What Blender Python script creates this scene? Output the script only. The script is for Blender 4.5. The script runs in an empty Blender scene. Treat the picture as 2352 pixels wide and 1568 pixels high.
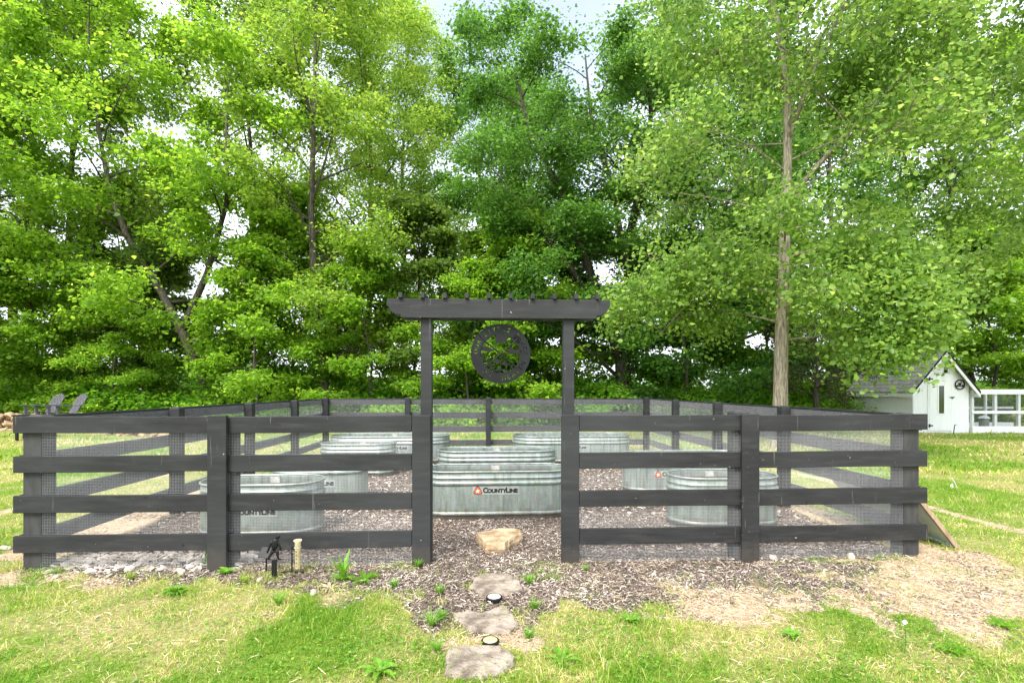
import bpy, bmesh, math, random
import numpy as np
from mathutils import Vector, Matrix, Euler
R = math.radians
C = bpy.context.scene.collection
S = bpy.context.scene

# ------------------------------------------------------------ camera, world, sun
CH = 1.517
cam = bpy.data.cameras.new('camera'); cam.lens = 18; cam.sensor_width = 36
cam.shift_y = 0.0463; cam.clip_end = 2000; cam.clip_start = 0.05
co = bpy.data.objects.new('camera', cam); C.objects.link(co)
co.location = (0, 0, CH); co.rotation_euler = (R(90), 0, 0); S.camera = co

SUN_EL, SUN_AZ = 52, 205          # azimuth from +Y clockwise: behind the camera, to the left
W = bpy.data.worlds.new('World'); S.world = W; W.use_nodes = True
nt = W.node_tree; nt.nodes.clear()
out = nt.nodes.new('ShaderNodeOutputWorld'); bg = nt.nodes.new('ShaderNodeBackground')
sky = nt.nodes.new('ShaderNodeTexSky'); sky.sky_type = 'NISHITA'; sky.sun_disc = False
sky.sun_elevation = R(SUN_EL); sky.sun_rotation = R(SUN_AZ); sky.dust_density = 2.0
tc = nt.nodes.new('ShaderNodeTexCoord'); mp = nt.nodes.new('ShaderNodeMapping')
mp.inputs['Scale'].default_value = (1, 1, 2.2)
nz = nt.nodes.new('ShaderNodeTexNoise'); nz.inputs['Scale'].default_value = 1.6; nz.inputs['Detail'].default_value = 5
cr = nt.nodes.new('ShaderNodeMapRange')
cr.inputs['From Min'].default_value = .3; cr.inputs['From Max'].default_value = .7
cr.inputs['To Min'].default_value = .55; cr.inputs['To Max'].default_value = .9
mx = nt.nodes.new('ShaderNodeMix'); mx.data_type = 'RGBA'
mx.inputs['B'].default_value = (8.6, 9.0, 9.9, 1)      # bright thin overcast
nt.links.new(tc.outputs['Generated'], mp.inputs['Vector']); nt.links.new(mp.outputs[0], nz.inputs['Vector'])
nt.links.new(nz.outputs['Fac'], cr.inputs['Value'])
# a thin break in the overcast where the blue shows
dist = nt.nodes.new('ShaderNodeVectorMath'); dist.operation = 'DISTANCE'; dist.inputs[1].default_value = (-.02, .80, .60)
nt.links.new(tc.outputs['Generated'], dist.inputs[0])
br = nt.nodes.new('ShaderNodeMapRange'); br.inputs['From Min'].default_value = .16; br.inputs['From Max'].default_value = .42
br.inputs['To Min'].default_value = .35; br.inputs['To Max'].default_value = 1
nt.links.new(dist.outputs['Value'], br.inputs['Value'])
ml = nt.nodes.new('ShaderNodeMath'); ml.operation = 'MULTIPLY'; nt.links.new(br.outputs[0], ml.inputs[0]); nt.links.new(cr.outputs[0], ml.inputs[1])
nt.links.new(ml.outputs[0], mx.inputs['Factor'])
nt.links.new(sky.outputs[0], mx.inputs['A']); nt.links.new(mx.outputs['Result'], bg.inputs[0])
bg.inputs[1].default_value = 0.11
nt.links.new(bg.outputs[0], out.inputs[0])

sl = bpy.data.lights.new('sun', 'SUN'); sl.energy = 2.4; sl.angle = R(24); sl.color = (1, .96, .88)
so = bpy.data.objects.new('sun', sl); C.objects.link(so)
az = R(SUN_AZ)
sd = Vector((math.sin(az)*math.cos(R(SUN_EL)), math.cos(az)*math.cos(R(SUN_EL)), math.sin(R(SUN_EL))))
so.rotation_euler = sd.to_track_quat('Z', 'Y').to_euler(); so.location = (0, 0, 30)

S.view_settings.view_transform = 'Standard'; S.view_settings.look = 'None'
S.view_settings.exposure = 1.42; S.view_settings.gamma = 1
S.render.engine = 'CYCLES'
S.cycles.max_bounces = 8; S.cycles.transparent_max_bounces = 12
S.cycles.diffuse_bounces = 4; S.cycles.transmission_bounces = 4; S.cycles.glossy_bounces = 3
S.cycles.use_adaptive_sampling = True

# ------------------------------------------------------------ helpers
def at(px, py, d):                 # a point seen at (px, py) of a 2352 wide picture, d metres away
    return Vector(((px-1176)/1176*d, d, CH-(py-893)/1176*d))
def gx(px, d): return (px-1176)/1176*d

def tag(o, label=None, cat=None, group=None, kind=None):
    if label: o['label'] = label
    if cat: o['category'] = cat
    if group: o['group'] = group
    if kind: o['kind'] = kind
    return o
def thing(name, loc, label, cat, rz=0, group=None):
    o = bpy.data.objects.new(name, None); C.objects.link(o); o.empty_display_size = .1
    o.location = loc; o.rotation_euler = (0, 0, rz)
    return tag(o, label, cat, group)

class MB:
    def __init__(s): s.v = []; s.f = []
    def add(s, vs, fs, M=None):
        b = len(s.v)
        for p in vs:
            p = Vector(p)
            s.v.append(tuple(M @ p) if M is not None else tuple(p))
        for f in fs: s.f.append(tuple(b+i for i in f))
        return s
    def box(s, x0, x1, y0, y1, z0, z1, M=None):
        return s.add([(x0,y0,z0),(x1,y0,z0),(x1,y1,z0),(x0,y1,z0),(x0,y0,z1),(x1,y0,z1),(x1,y1,z1),(x0,y1,z1)],
                     [(0,3,2,1),(4,5,6,7),(0,1,5,4),(1,2,6,5),(2,3,7,6),(3,0,4,7)], M)
    def prism(s, pts, a, b, axis='y', M=None):     # polygon extruded along an axis
        n = len(pts)
        if axis == 'y': vs = [(p[0], a, p[1]) for p in pts]+[(p[0], b, p[1]) for p in pts]
        elif axis == 'z': vs = [(p[0], p[1], a) for p in pts]+[(p[0], p[1], b) for p in pts]
        else: vs = [(a, p[0], p[1]) for p in pts]+[(b, p[0], p[1]) for p in pts]
        fs = [tuple(range(n))[::-1], tuple(range(n, 2*n))]+[(i, (i+1) % n, n+(i+1) % n, n+i) for i in range(n)]
        return s.add(vs, fs, M)
    def tube(s, pts, rad, k=8, caps=True, closed=False):
        pts = [Vector(p) for p in pts]; n = len(pts)
        if not hasattr(rad, '__len__'): rad = [rad]*n
        b = len(s.v); u = None
        for i, p in enumerate(pts):
            if closed: t = (pts[(i+1) % n]-pts[i-1]).normalized()
            else: t = (pts[min(i+1, n-1)]-pts[max(i-1, 0)]).normalized()
            if u is None:
                u = t.orthogonal().normalized()
                if closed: u = t.cross(Vector((0, 0, 1))).normalized()
            u = (u-t*u.dot(t)).normalized(); w = t.cross(u)
            for j in range(k):
                a = 2*math.pi*j/k
                s.v.append(tuple(p+(u*math.cos(a)+w*math.sin(a))*rad[i]))
        m = n if closed else n-1
        for i in range(m):
            for j in range(k):
                a = b+i*k; c = b+((i+1) % n)*k
                s.f.append((a+j, a+(j+1) % k, c+(j+1) % k, c+j))
        if caps and not closed:
            s.f.append(tuple(b+j for j in range(k))[::-1]); s.f.append(tuple(b+(n-1)*k+j for j in range(k)))
        return s
    def lathe(s, prof, k=24, M=None):
        n = len(prof); vs = []
        for r, z in prof:
            for j in range(k):
                a = 2*math.pi*j/k; vs.append((r*math.cos(a), r*math.sin(a), z))
        fs = [(i*k+j, i*k+(j+1) % k, (i+1)*k+(j+1) % k, (i+1)*k+j) for i in range(n-1) for j in range(k)]
        fs += [tuple(range(k))[::-1], tuple((n-1)*k+j for j in range(k))]
        return s.add(vs, fs, M)
    def build(s, name, m, parent=None, smooth=False, bevel=0, seg=2):
        me = bpy.data.meshes.new(name); me.from_pydata(s.v, [], s.f); me.update()
        o = bpy.data.objects.new(name, me); C.objects.link(o); me.materials.append(m)
        if smooth: me.polygons.foreach_set('use_smooth', [True]*len(me.polygons))
        if bevel:
            b = o.modifiers.new('bevel', 'BEVEL'); b.width = bevel; b.segments = seg; b.limit_method = 'ANGLE'
        if parent: o.parent = parent
        return o

def np_mesh(name, V, faces, m, attrs=None, smooth=False):
    """V (n,3); faces: list of (k,m) int arrays; attrs: name -> per face floats in the same order"""
    me = bpy.data.meshes.new(name)
    V = np.ascontiguousarray(V, dtype=np.float32)
    me.vertices.add(len(V)); me.vertices.foreach_set('co', V.ravel())
    tot = sum(len(f) for f in faces); loops = sum(f.size for f in faces)
    me.loops.add(loops); me.polygons.add(tot)
    me.loops.foreach_set('vertex_index', np.concatenate([f.ravel() for f in faces]).astype(np.int32))
    sizes = np.concatenate([np.full(len(f), f.shape[1], dtype=np.int32) for f in faces])
    me.polygons.foreach_set('loop_start', (np.cumsum(sizes)-sizes).astype(np.int32))
    if smooth: me.polygons.foreach_set('use_smooth', np.ones(tot, dtype=bool))
    me.update(calc_edges=True)
    for k, a in (attrs or {}).items():
        at_ = me.attributes.new(k, 'FLOAT', 'FACE'); at_.data.foreach_set('value', np.ascontiguousarray(a, dtype=np.float32))
    me.materials.append(m)
    return me
def np_obj(name, me, parent=None):
    o = bpy.data.objects.new(name, me); C.objects.link(o)
    if parent: o.parent = parent
    return o

# value noise in numpy
def _hash(ix, iy, seed):
    h = (ix*374761393+iy*668265263+seed*974634777) & 0xffffffff
    h = ((h ^ (h >> 13))*1274126177) & 0xffffffff
    return ((h ^ (h >> 16)) & 0xffff)/65535.0
def vnoise(x, y, seed=0):
    x = np.asarray(x, dtype=float); y = np.asarray(y, dtype=float)
    ix = np.floor(x).astype(np.int64); iy = np.floor(y).astype(np.int64)
    fx = x-ix; fy = y-iy; fx = fx*fx*(3-2*fx); fy = fy*fy*(3-2*fy)
    a = _hash(ix, iy, seed); b = _hash(ix+1, iy, seed); c = _hash(ix, iy+1, seed); d = _hash(ix+1, iy+1, seed)
    return (a*(1-fx)+b*fx)*(1-fy)+(c*(1-fx)+d*fx)*fy
def fbm(x, y, sc, seed=0, o=4):
    t = 0; a = 1; n = 0
    for i in range(o):
        t = t+a*vnoise(np.asarray(x)*sc*2**i+17.3*i, np.asarray(y)*sc*2**i-9.1*i, seed+i); n += a; a *= .5
    return t/n
def sstep(a, b, x):
    t = np.clip((x-a)/(b-a), 0, 1); return t*t*(3-2*t)

# ------------------------------------------------------------ materials
def mat(name, fn):
    m = bpy.data.materials.new(name); m.use_nodes = True; n = m.node_tree; n.nodes.clear()
    o = n.nodes.new('ShaderNodeOutputMaterial')
    def N(t, **kw):
        x = n.nodes.new('ShaderNode'+t)
        for k, v in kw.items():
            if k in x.inputs: x.inputs[k].default_value = v
            else: setattr(x, k, v)
        return x
    def L(a, b): n.links.new(a, b)
    s = fn(N, L); n.links.new(s, o.inputs[0]); return m
def ramp(N, stops):
    r = N('ValToRGB'); e = r.color_ramp.elements
    while len(e) < len(stops): e.new(.5)
    for i, (p, c) in enumerate(stops): e[i].position = p; e[i].color = (*c, 1)
    return r
def noise(N, L, scale, detail=4, vec=None, rough=.55):
    x = N('TexNoise'); x.inputs['Scale'].default_value = scale; x.inputs['Detail'].default_value = detail
    x.inputs['Roughness'].default_value = rough
    if vec is not None: L(vec, x.inputs['Vector'])
    return x
def coords(N, L, scale=(1, 1, 1), kind='Object'):
    t = N('TexCoord'); m = N('Mapping'); m.inputs['Scale'].default_value = scale
    L(t.outputs[kind], m.inputs['Vector']); return m.outputs[0]
def bump(N, L, h, strength=.3, dist=.01):
    b = N('Bump'); b.inputs['Strength'].default_value = strength; b.inputs['Distance'].default_value = dist
    L(h, b.inputs['Height']); return b.outputs[0]

def noisy(name, c1, c2, scale=8, rough=.7, metal=0, vs=(1, 1, 1), bs=.2, bd=.004, spec=.5, lo=.35, hi=.65):
    def fn(N, L):
        v = coords(N, L, vs); n1 = noise(N, L, scale, 5, v)
        r = ramp(N, [(lo, c1), (hi, c2)]); L(n1.outputs['Fac'], r.inputs[0])
        p = N('BsdfPrincipled'); L(r.outputs[0], p.inputs['Base Color'])
        p.inputs['Roughness'].default_value = rough; p.inputs['Metallic'].default_value = metal
        p.inputs['Specular IOR Level'].default_value = spec
        n2 = noise(N, L, scale*4, 4, v); L(bump(N, L, n2.outputs['Fac'], bs, bd), p.inputs['Normal'])
        return p.outputs[0]
    return mat(name, fn)

def fence_paint():
    def fn(N, L):
        # charcoal stain over sawn boards: soft cloudy wear, fine grain, pale specks where it chipped
        t = N('TexCoord'); oi = N('ObjectInfo')
        ad = N('VectorMath', operation='ADD'); L(t.outputs['Object'], ad.inputs[0]); L(oi.outputs['Random'], ad.inputs[1])
        mpn = N('Mapping'); mpn.inputs['Scale'].default_value = (1.2, 1.2, 9); L(ad.outputs[0], mpn.inputs['Vector'])
        n1 = noise(N, L, 2.6, 6, mpn.outputs[0], .6)
        r = ramp(N, [(.25, (.011, .0112, .012)), (.52, (.020, .0202, .021)), (.75, (.038, .038, .038))]); L(n1.outputs['Fac'], r.inputs[0])
        n3 = noise(N, L, 38, 2, ad.outputs[0]); r3 = ramp(N, [(.745, (0, 0, 0)), (.77, (1, 1, 1))]); L(n3.outputs['Fac'], r3.inputs[0])
        m = N('Mix', data_type='RGBA'); m.inputs['B'].default_value = (.33, .31, .28, 1)
        L(r3.outputs[0], m.inputs['Factor']); L(r.outputs[0], m.inputs['A'])
        # pale vertical drips, broad faded patches, knots, and mud splashed low down
        md = N('Mapping'); md.inputs['Scale'].default_value = (34, 34, 2.4); L(ad.outputs[0], md.inputs['Vector'])
        n4 = noise(N, L, 1, 2, md.outputs[0]); r4 = ramp(N, [(.70, (0, 0, 0)), (.76, (.5, .5, .5))]); L(n4.outputs['Fac'], r4.inputs[0])
        m4 = N('Mix', data_type='RGBA'); m4.inputs['B'].default_value = (.16, .155, .145, 1); L(r4.outputs[0], m4.inputs['Factor']); L(m.outputs['Result'], m4.inputs['A'])
        n5 = noise(N, L, .9, 3, ad.outputs[0]); r5 = ramp(N, [(.4, (0, 0, 0)), (.75, (.55, .55, .55))]); L(n5.outputs['Fac'], r5.inputs[0])
        m5 = N('Mix', data_type='RGBA'); m5.inputs['B'].default_value = (.044, .046, .049, 1); L(r5.outputs[0], m5.inputs['Factor']); L(m4.outputs['Result'], m5.inputs['A'])
        vk = N('TexVoronoi'); vk.inputs['Scale'].default_value = 3.1; L(ad.outputs[0], vk.inputs['Vector'])
        rk = ramp(N, [(.025, (.8, .8, .8)), (.05, (0, 0, 0))]); L(vk.outputs['Distance'], rk.inputs[0])
        mk = N('Mix', data_type='RGBA'); mk.inputs['B'].default_value = (.006, .005, .005, 1); L(rk.outputs[0], mk.inputs['Factor']); L(m5.outputs['Result'], mk.inputs['A'])
        sz = N('SeparateXYZ'); L(t.outputs['Object'], sz.inputs[0])
        n6 = noise(N, L, 9, 5, ad.outputs[0]); a6 = N('Math', operation='MULTIPLY_ADD'); a6.inputs[1].default_value = -.34; L(n6.outputs['Fac'], a6.inputs[0]); L(sz.outputs['Z'], a6.inputs[2])
        r6 = N('MapRange'); r6.inputs['From Min'].default_value = -.10; r6.inputs['From Max'].default_value = .02; r6.inputs['To Min'].default_value = .45; r6.inputs['To Max'].default_value = 0; L(a6.outputs[0], r6.inputs['Value'])
        m6 = N('Mix', data_type='RGBA'); m6.inputs['B'].default_value = (.075, .062, .048, 1); L(r6.outputs[0], m6.inputs['Factor']); L(mk.outputs['Result'], m6.inputs['A'])
        p = N('BsdfPrincipled'); L(m6.outputs['Result'], p.inputs['Base Color'])
        p.inputs['Roughness'].default_value = .6; p.inputs['Specular IOR Level'].default_value = .3
        mp2 = N('Mapping'); mp2.inputs['Scale'].default_value = (3, 3, 60); L(ad.outputs[0], mp2.inputs['Vector'])
        n2 = noise(N, L, 3, 5, mp2.outputs[0]); L(bump(N, L, n2.outputs['Fac'], .35, .003), p.inputs['Normal'])
        return p.outputs[0]
    return mat('fence_paint', fn)

def galv():
    def fn(N, L):
        # galvanised sheet: spangle, vertical drip streaks
        t = N('TexCoord'); oi = N('ObjectInfo')
        ad = N('VectorMath', operation='ADD'); L(t.outputs['Object'], ad.inputs[0]); L(oi.outputs['Random'], ad.inputs[1])
        v = N('TexVoronoi'); v.inputs['Scale'].default_value = 55; L(ad.outputs[0], v.inputs['Vector'])
        ms = N('Mapping'); ms.inputs['Scale'].default_value = (9, 9, .9); L(ad.outputs[0], ms.inputs['Vector'])
        n1 = noise(N, L, 1.6, 6, ms.outputs[0], .65)
        r = ramp(N, [(.3, (.19, .225, .195)), (.5, (.31, .36, .325)), (.72, (.43, .475, .445))]); L(n1.outputs['Fac'], r.inputs[0])
        m = N('Mix', data_type='RGBA', blend_type='MULTIPLY'); m.inputs['Factor'].default_value = .22
        L(r.outputs[0], m.inputs['A']); L(v.outputs['Color'], m.inputs['B'])
        sz = N('SeparateXYZ'); L(t.outputs['Object'], sz.inputs[0])
        n6 = noise(N, L, 7, 5, ad.outputs[0]); a6 = N('Math', operation='MULTIPLY_ADD'); a6.inputs[1].default_value = -.30; L(n6.outputs['Fac'], a6.inputs[0]); L(sz.outputs['Z'], a6.inputs[2])
        r6 = N('MapRange'); r6.inputs['From Min'].default_value = -.12; r6.inputs['From Max'].default_value = .0; r6.inputs['To Min'].default_value = .8; r6.inputs['To Max'].default_value = 0; L(a6.outputs[0], r6.inputs['Value'])
        m6 = N('Mix', data_type='RGBA'); m6.inputs['B'].default_value = (.12, .095, .07, 1); L(r6.outputs[0], m6.inputs['Factor']); L(m.outputs['Result'], m6.inputs['A'])
        md = N('Mapping'); md.inputs['Scale'].default_value = (22, 22, 1.6); L(ad.outputs[0], md.inputs['Vector'])
        n7 = noise(N, L, 1, 3, md.outputs[0]); r7 = ramp(N, [(.56, (0, 0, 0)), (.72, (.45, .45, .45))]); L(n7.outputs['Fac'], r7.inputs[0])
        m7 = N('Mix', data_type='RGBA'); m7.inputs['B'].default_value = (.15, .14, .11, 1); L(r7.outputs[0], m7.inputs['Factor']); L(m6.outputs['Result'], m7.inputs['A'])
        p = N('BsdfPrincipled'); L(m7.outputs['Result'], p.inputs['Base Color'])
        p.inputs['Metallic'].default_value = .45
        rr = N('MapRange'); rr.inputs['To Min'].default_value = .28; rr.inputs['To Max'].default_value = .5
        L(n1.outputs['Fac'], rr.inputs['Value']); L(rr.outputs[0], p.inputs['Roughness'])
        n2 = noise(N, L, 5, 2, ad.outputs[0]); L(bump(N, L, n2.outputs['Fac'], .25, .01), p.inputs['Normal'])
        return p.outputs[0]
    return mat('galvanised_steel', fn)

def leafmat(name, dark, mid, light, trans=.52, rough=.5):
    def fn(N, L):
        a = N('Attribute', attribute_name='tint')
        r = ramp(N, [(0, dark), (.5, mid), (1, light)]); L(a.outputs['Fac'], r.inputs[0])
        p = N('BsdfPrincipled'); L(r.outputs[0], p.inputs['Base Color'])
        p.inputs['Roughness'].default_value = rough; p.inputs['Specular IOR Level'].default_value = .35
        t = N('BsdfTranslucent')
        h = N('HueSaturation'); h.inputs['Hue'].default_value = .485; h.inputs['Value'].default_value = 2.0; L(r.outputs[0], h.inputs['Color'])
        L(h.outputs[0], t.inputs['Color'])
        m = N('MixShader'); m.inputs[0].default_value = trans; L(p.outputs[0], m.inputs[1]); L(t.outputs[0], m.inputs[2])
        return m.outputs[0]
    return mat(name, fn)

def bark(name, c1, c2, sc=6):
    def fn(N, L):
        v = coords(N, L, (sc, sc, sc*.16)); n1 = noise(N, L, 3, 7, v, .65)
        r = ramp(N, [(.38, c1), (.62, c2)]); L(n1.outputs['Fac'], r.inputs[0])
        p = N('BsdfPrincipled'); L(r.outputs[0], p.inputs['Base Color']); p.inputs['Roughness'].default_value = .9
        L(bump(N, L, n1.outputs['Fac'], .9, .03), p.inputs['Normal'])
        return p.outputs[0]
    return mat(name, fn)

M = {}
M['fence'] = fence_paint()
M['post'] = noisy('weathered_post', (.024, .024, .025), (.05, .049, .046), 5, .8, vs=(3, 3, .7))
M['wire'] = noisy('wire', (.72, .73, .75), (.82, .83, .84), 9, .5, .0)
M['galv'] = galv()
M['soil'] = noisy('potting_soil', (.03, .022, .016), (.12, .09, .065), 30, .95, bs=.8, bd=.02)
M['black_metal'] = noisy('black_metal', (.006, .006, .007), (.011, .011, .013), 6, .5, .0, spec=.25)
M['wire_dark'] = noisy('aged_wire', (.10, .11, .10), (.16, .17, .16), 9, .6, .2)
M['white_tag'] = noisy('paper', (.3, .3, .27), (.5, .49, .46), 20, .6)
M['sticker'] = noisy('sticker_film', (.30, .335, .305), (.38, .41, .38), 10, .35, .1)
M['ink'] = noisy('black_ink', (.012, .012, .012), (.02, .02, .02), 5, .5)
M['orange'] = noisy('orange_ink', (.75, .10, .03), (.85, .14, .04), 5, .45)
M['white_ink'] = noisy('white_ink', (.8, .78, .74), (.85, .85, .82), 5, .45)
M['white_paint'] = noisy('white_paint', (.76, .785, .80), (.81, .83, .84), 3, .55, vs=(4, 4, .6), bs=.15)
M['shingle'] = None
M['stone_tan'] = noisy('tan_rock', (.22, .14, .07), (.50, .37, .23), 9, .9, bs=.7, bd=.02)
M['stone_grey'] = noisy('grey_flagstone', (.13, .10, .075), (.36, .30, .235), 11, .9, bs=.9, bd=.02)
M['stone_pale'] = noisy('pale_stone', (.22, .18, .14), (.58, .51, .44), 6, .85, bs=.5, bd=.01)
M['wood_tan'] = noisy('bare_timber', (.23, .16, .10), (.42, .32, .21), 5, .8, vs=(6, 6, .6))
M['bark_dark'] = bark('dark_bark', (.022, .018, .014), (.085, .07, .055))
M['bark_grey'] = bark('grey_bark', (.035, .028, .022), (.13, .11, .085))
M['bark_pale'] = bark('pale_furrowed_bark', (.13, .105, .08), (.40, .345, .27), 7)
M['leaf_maple'] = leafmat('maple_leaf', (.085, .19, .014), (.18, .34, .024), (.35, .51, .055), trans=.6)
M['leaf_yellow'] = leafmat('spring_leaf', (.10, .21, .02), (.20, .34, .035), (.38, .46, .07))
M['leaf_deep'] = leafmat('elm_leaf', (.038, .115, .018), (.085, .21, .026), (.17, .35, .042), trans=.45)
M['leaf_cotton'] = leafmat('cottonwood_leaf', (.075, .16, .03), (.18, .31, .055), (.38, .50, .11), trans=.55, rough=.33)
M['leaf_olive'] = leafmat('dull_leaf', (.05, .11, .016), (.12, .21, .028), (.24, .34, .055))
M['leaf_under'] = leafmat('undergrowth_leaf', (.07, .19, .01), (.14, .33, .018), (.27, .46, .03), trans=.6)
M['leaf_brown'] = leafmat('juniper_leaf', (.03, .045, .015), (.07, .075, .028), (.13, .115, .05), .2)
M['grass'] = leafmat('grass_blade', (.095, .235, .012), (.25, .36, .028), (.64, .55, .27), .35, .6)
M['weed'] = leafmat('weed_leaf', (.06, .19, .012), (.13, .30, .022), (.30, .40, .05), .3)
M['straw'] = leafmat('dry_straw', (.24, .16, .09), (.52, .40, .25), (.74, .62, .44), .1, .8)
M['mulch'] = leafmat('mulch_chip', (.05, .035, .026), (.26, .20, .16), (.68, .59, .50), .0, .85)

def shingle(N, L):
    sp = N('SeparateXYZ'); L(coords(N, L), sp.inputs[0]); cb = N('CombineXYZ'); L(sp.outputs['Y'], cb.inputs['X']); L(sp.outputs['Z'], cb.inputs['Y'])
    b = N('TexBrick'); L(cb.outputs[0], b.inputs['Vector']); b.inputs['Scale'].default_value = 1.0
    b.inputs['Brick Width'].default_value = .3; b.inputs['Row Height'].default_value = .14; b.inputs['Mortar Size'].default_value = .006
    b.inputs['Color1'].default_value = (.36, .34, .335, 1); b.inputs['Color2'].default_value = (.46, .44, .43, 1); b.inputs['Mortar'].default_value = (.04, .04, .04, 1)
    p = N('BsdfPrincipled'); L(b.outputs['Color'], p.inputs['Base Color']); p.inputs['Roughness'].default_value = .9
    return p.outputs[0]
M['shingle'] = mat('asphalt_shingle', shingle)

def glass_dark(N, L):
    p = N('BsdfPrincipled'); p.inputs['Base Color'].default_value = (.03, .045, .02, 1); p.inputs['Roughness'].default_value = .08
    p.inputs['Specular IOR Level'].default_value = .8
    n_ = noise(N, L, 2.0, 2, coords(N, L)); L(bump(N, L, n_.outputs['Fac'], .1, .01), p.inputs['Normal'])
    return p.outputs[0]
M['glass'] = mat('window_glass', glass_dark)
def gauge_glass(N, L):
    p = N('BsdfPrincipled'); p.inputs['Base Color'].default_value = (.80, .70, .40, 1); p.inputs['Roughness'].default_value = .2
    n_ = noise(N, L, 9, 3, coords(N, L)); r = ramp(N, [(.3, (.62, .52, .24)), (.7, (.86, .78, .5))]); L(n_.outputs['Fac'], r.inputs[0]); L(r.outputs[0], p.inputs['Base Color'])
    t = N('BsdfTransparent'); m = N('MixShader'); m.inputs[0].default_value = .22
    L(p.outputs[0], m.inputs[1]); L(t.outputs[0], m.inputs[2]); return m.outputs[0]
M['gauge'] = mat('yellowed_plastic', gauge_glass)
M['lens_white'] = noisy('frosted_lens', (.66, .64, .52), (.8, .78, .68), 14, .3)
M['lens_yellow'] = noisy('yellow_lens', (.55, .47, .19), (.66, .57, .27), 14, .3)
M['panel'] = noisy('pale_panel', (.46, .54, .47), (.56, .63, .56), 3, .4)

# ------------------------------------------------------------ ground regions
TH = math.atan(.36/7.604); FX, FY = -4.0, 4.34; FW, FL = 7.61, 7.66
ct, st = math.cos(TH), math.sin(TH)
def fence_uv(x, y):
    dx = np.asarray(x)-FX; dy = np.asarray(y)-FY
    return dx*ct+dy*st, -dx*st+dy*ct
def regions(x, y):
    x = np.asarray(x, dtype=float); y = np.asarray(y, dtype=float)
    u, v = fence_uv(x, y)
    n = fbm(x, y, 1.3, 3)-.5; n2 = fbm(x, y, 5, 11, 3)-.5
    inside = sstep(-.12, .1, u+n*.2)*sstep(-.12, .1, FW-u+n*.2)*sstep(-.2, .0, v+n*.1)*sstep(-.1, .1, FL-v+n*.2)
    lim = np.interp(x, [-6, -3.9, -2.9, -1.8, -.8, -.45, .1, .35, .93, 2, 2.9, 3.6, 4.3], [4.3, 4.12, 3.98, 3.76, 3.62, 3.1, 3.0, 3.5, 3.36, 3.25, 3.2, 3.5, 4.1])
    front = sstep(-.12, .12, y-lim+n*.9+n2*.85)*sstep(.0, -.2, v-.12)*sstep(-5.0, -4.6, x+n)*sstep(4.35, 4.05, x+n*.4-.25*(y-4.2))
    sideR = sstep(.32, .15, np.abs(u-FW-.15)+n*.25)*sstep(-.6, -.2, v)*sstep(3.6, 2.4, v)
    sideL = sstep(.55, .3, np.abs(u+.25)+n*.3)*sstep(-.6, -.2, v)*sstep(5.6, 3.4, v)
    trail = sstep(.13, .05, np.abs(x-5.45-.12*np.sin(y*.9)-.15*(6-y))+n*.1)*sstep(3, 4, y)*sstep(12, 9, y)
    trail = np.maximum(trail, sstep(.15, .06, np.abs(x+6.15+.12*np.sin(y*1.1))+n*.1)*sstep(4, 5, y)*sstep(13, 9, y))
    sandw = sstep(-.35, .4, (x-.7)*.45-(y-3.55)*.95+n*1.8+n2*1.4)
    sandw = np.maximum(sandw, sstep(2.7, 3.5, x+n))
    sandw = np.maximum(sandw, sstep(-3.5, -3.9, x+n))
    left = sstep(-.9, -1.4, x)*sstep(.0, .25, lim+.28-y+n)        # thin dirt by the lawn edge on the left
    sandw = np.maximum(sandw, left*.8)
    sand = np.maximum(front*sandw, np.maximum(np.maximum(sideR, sideL)*(1-inside*.7), trail))
    sand = np.clip(sand*(1-inside), 0, 1)
    mulch = np.clip(np.maximum(inside, front*(1-sandw)), 0, 1)
    bare = np.clip(np.maximum(mulch, sand), 0, 1)
    return mulch, sand, bare
def gz(x, y):
    x = np.asarray(x, dtype=float); y = np.asarray(y, dtype=float)
    h = (fbm(x, y, .8, 21)-.5)*.035
    h = h+sstep(-11, -15, x)*sstep(14.5, 17, y)*.28
    h = h+sstep(14, 30, y)*.25*(1-sstep(10, 13, x))
    return h
def gzf(x, y): return float(gz(x, y))

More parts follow.
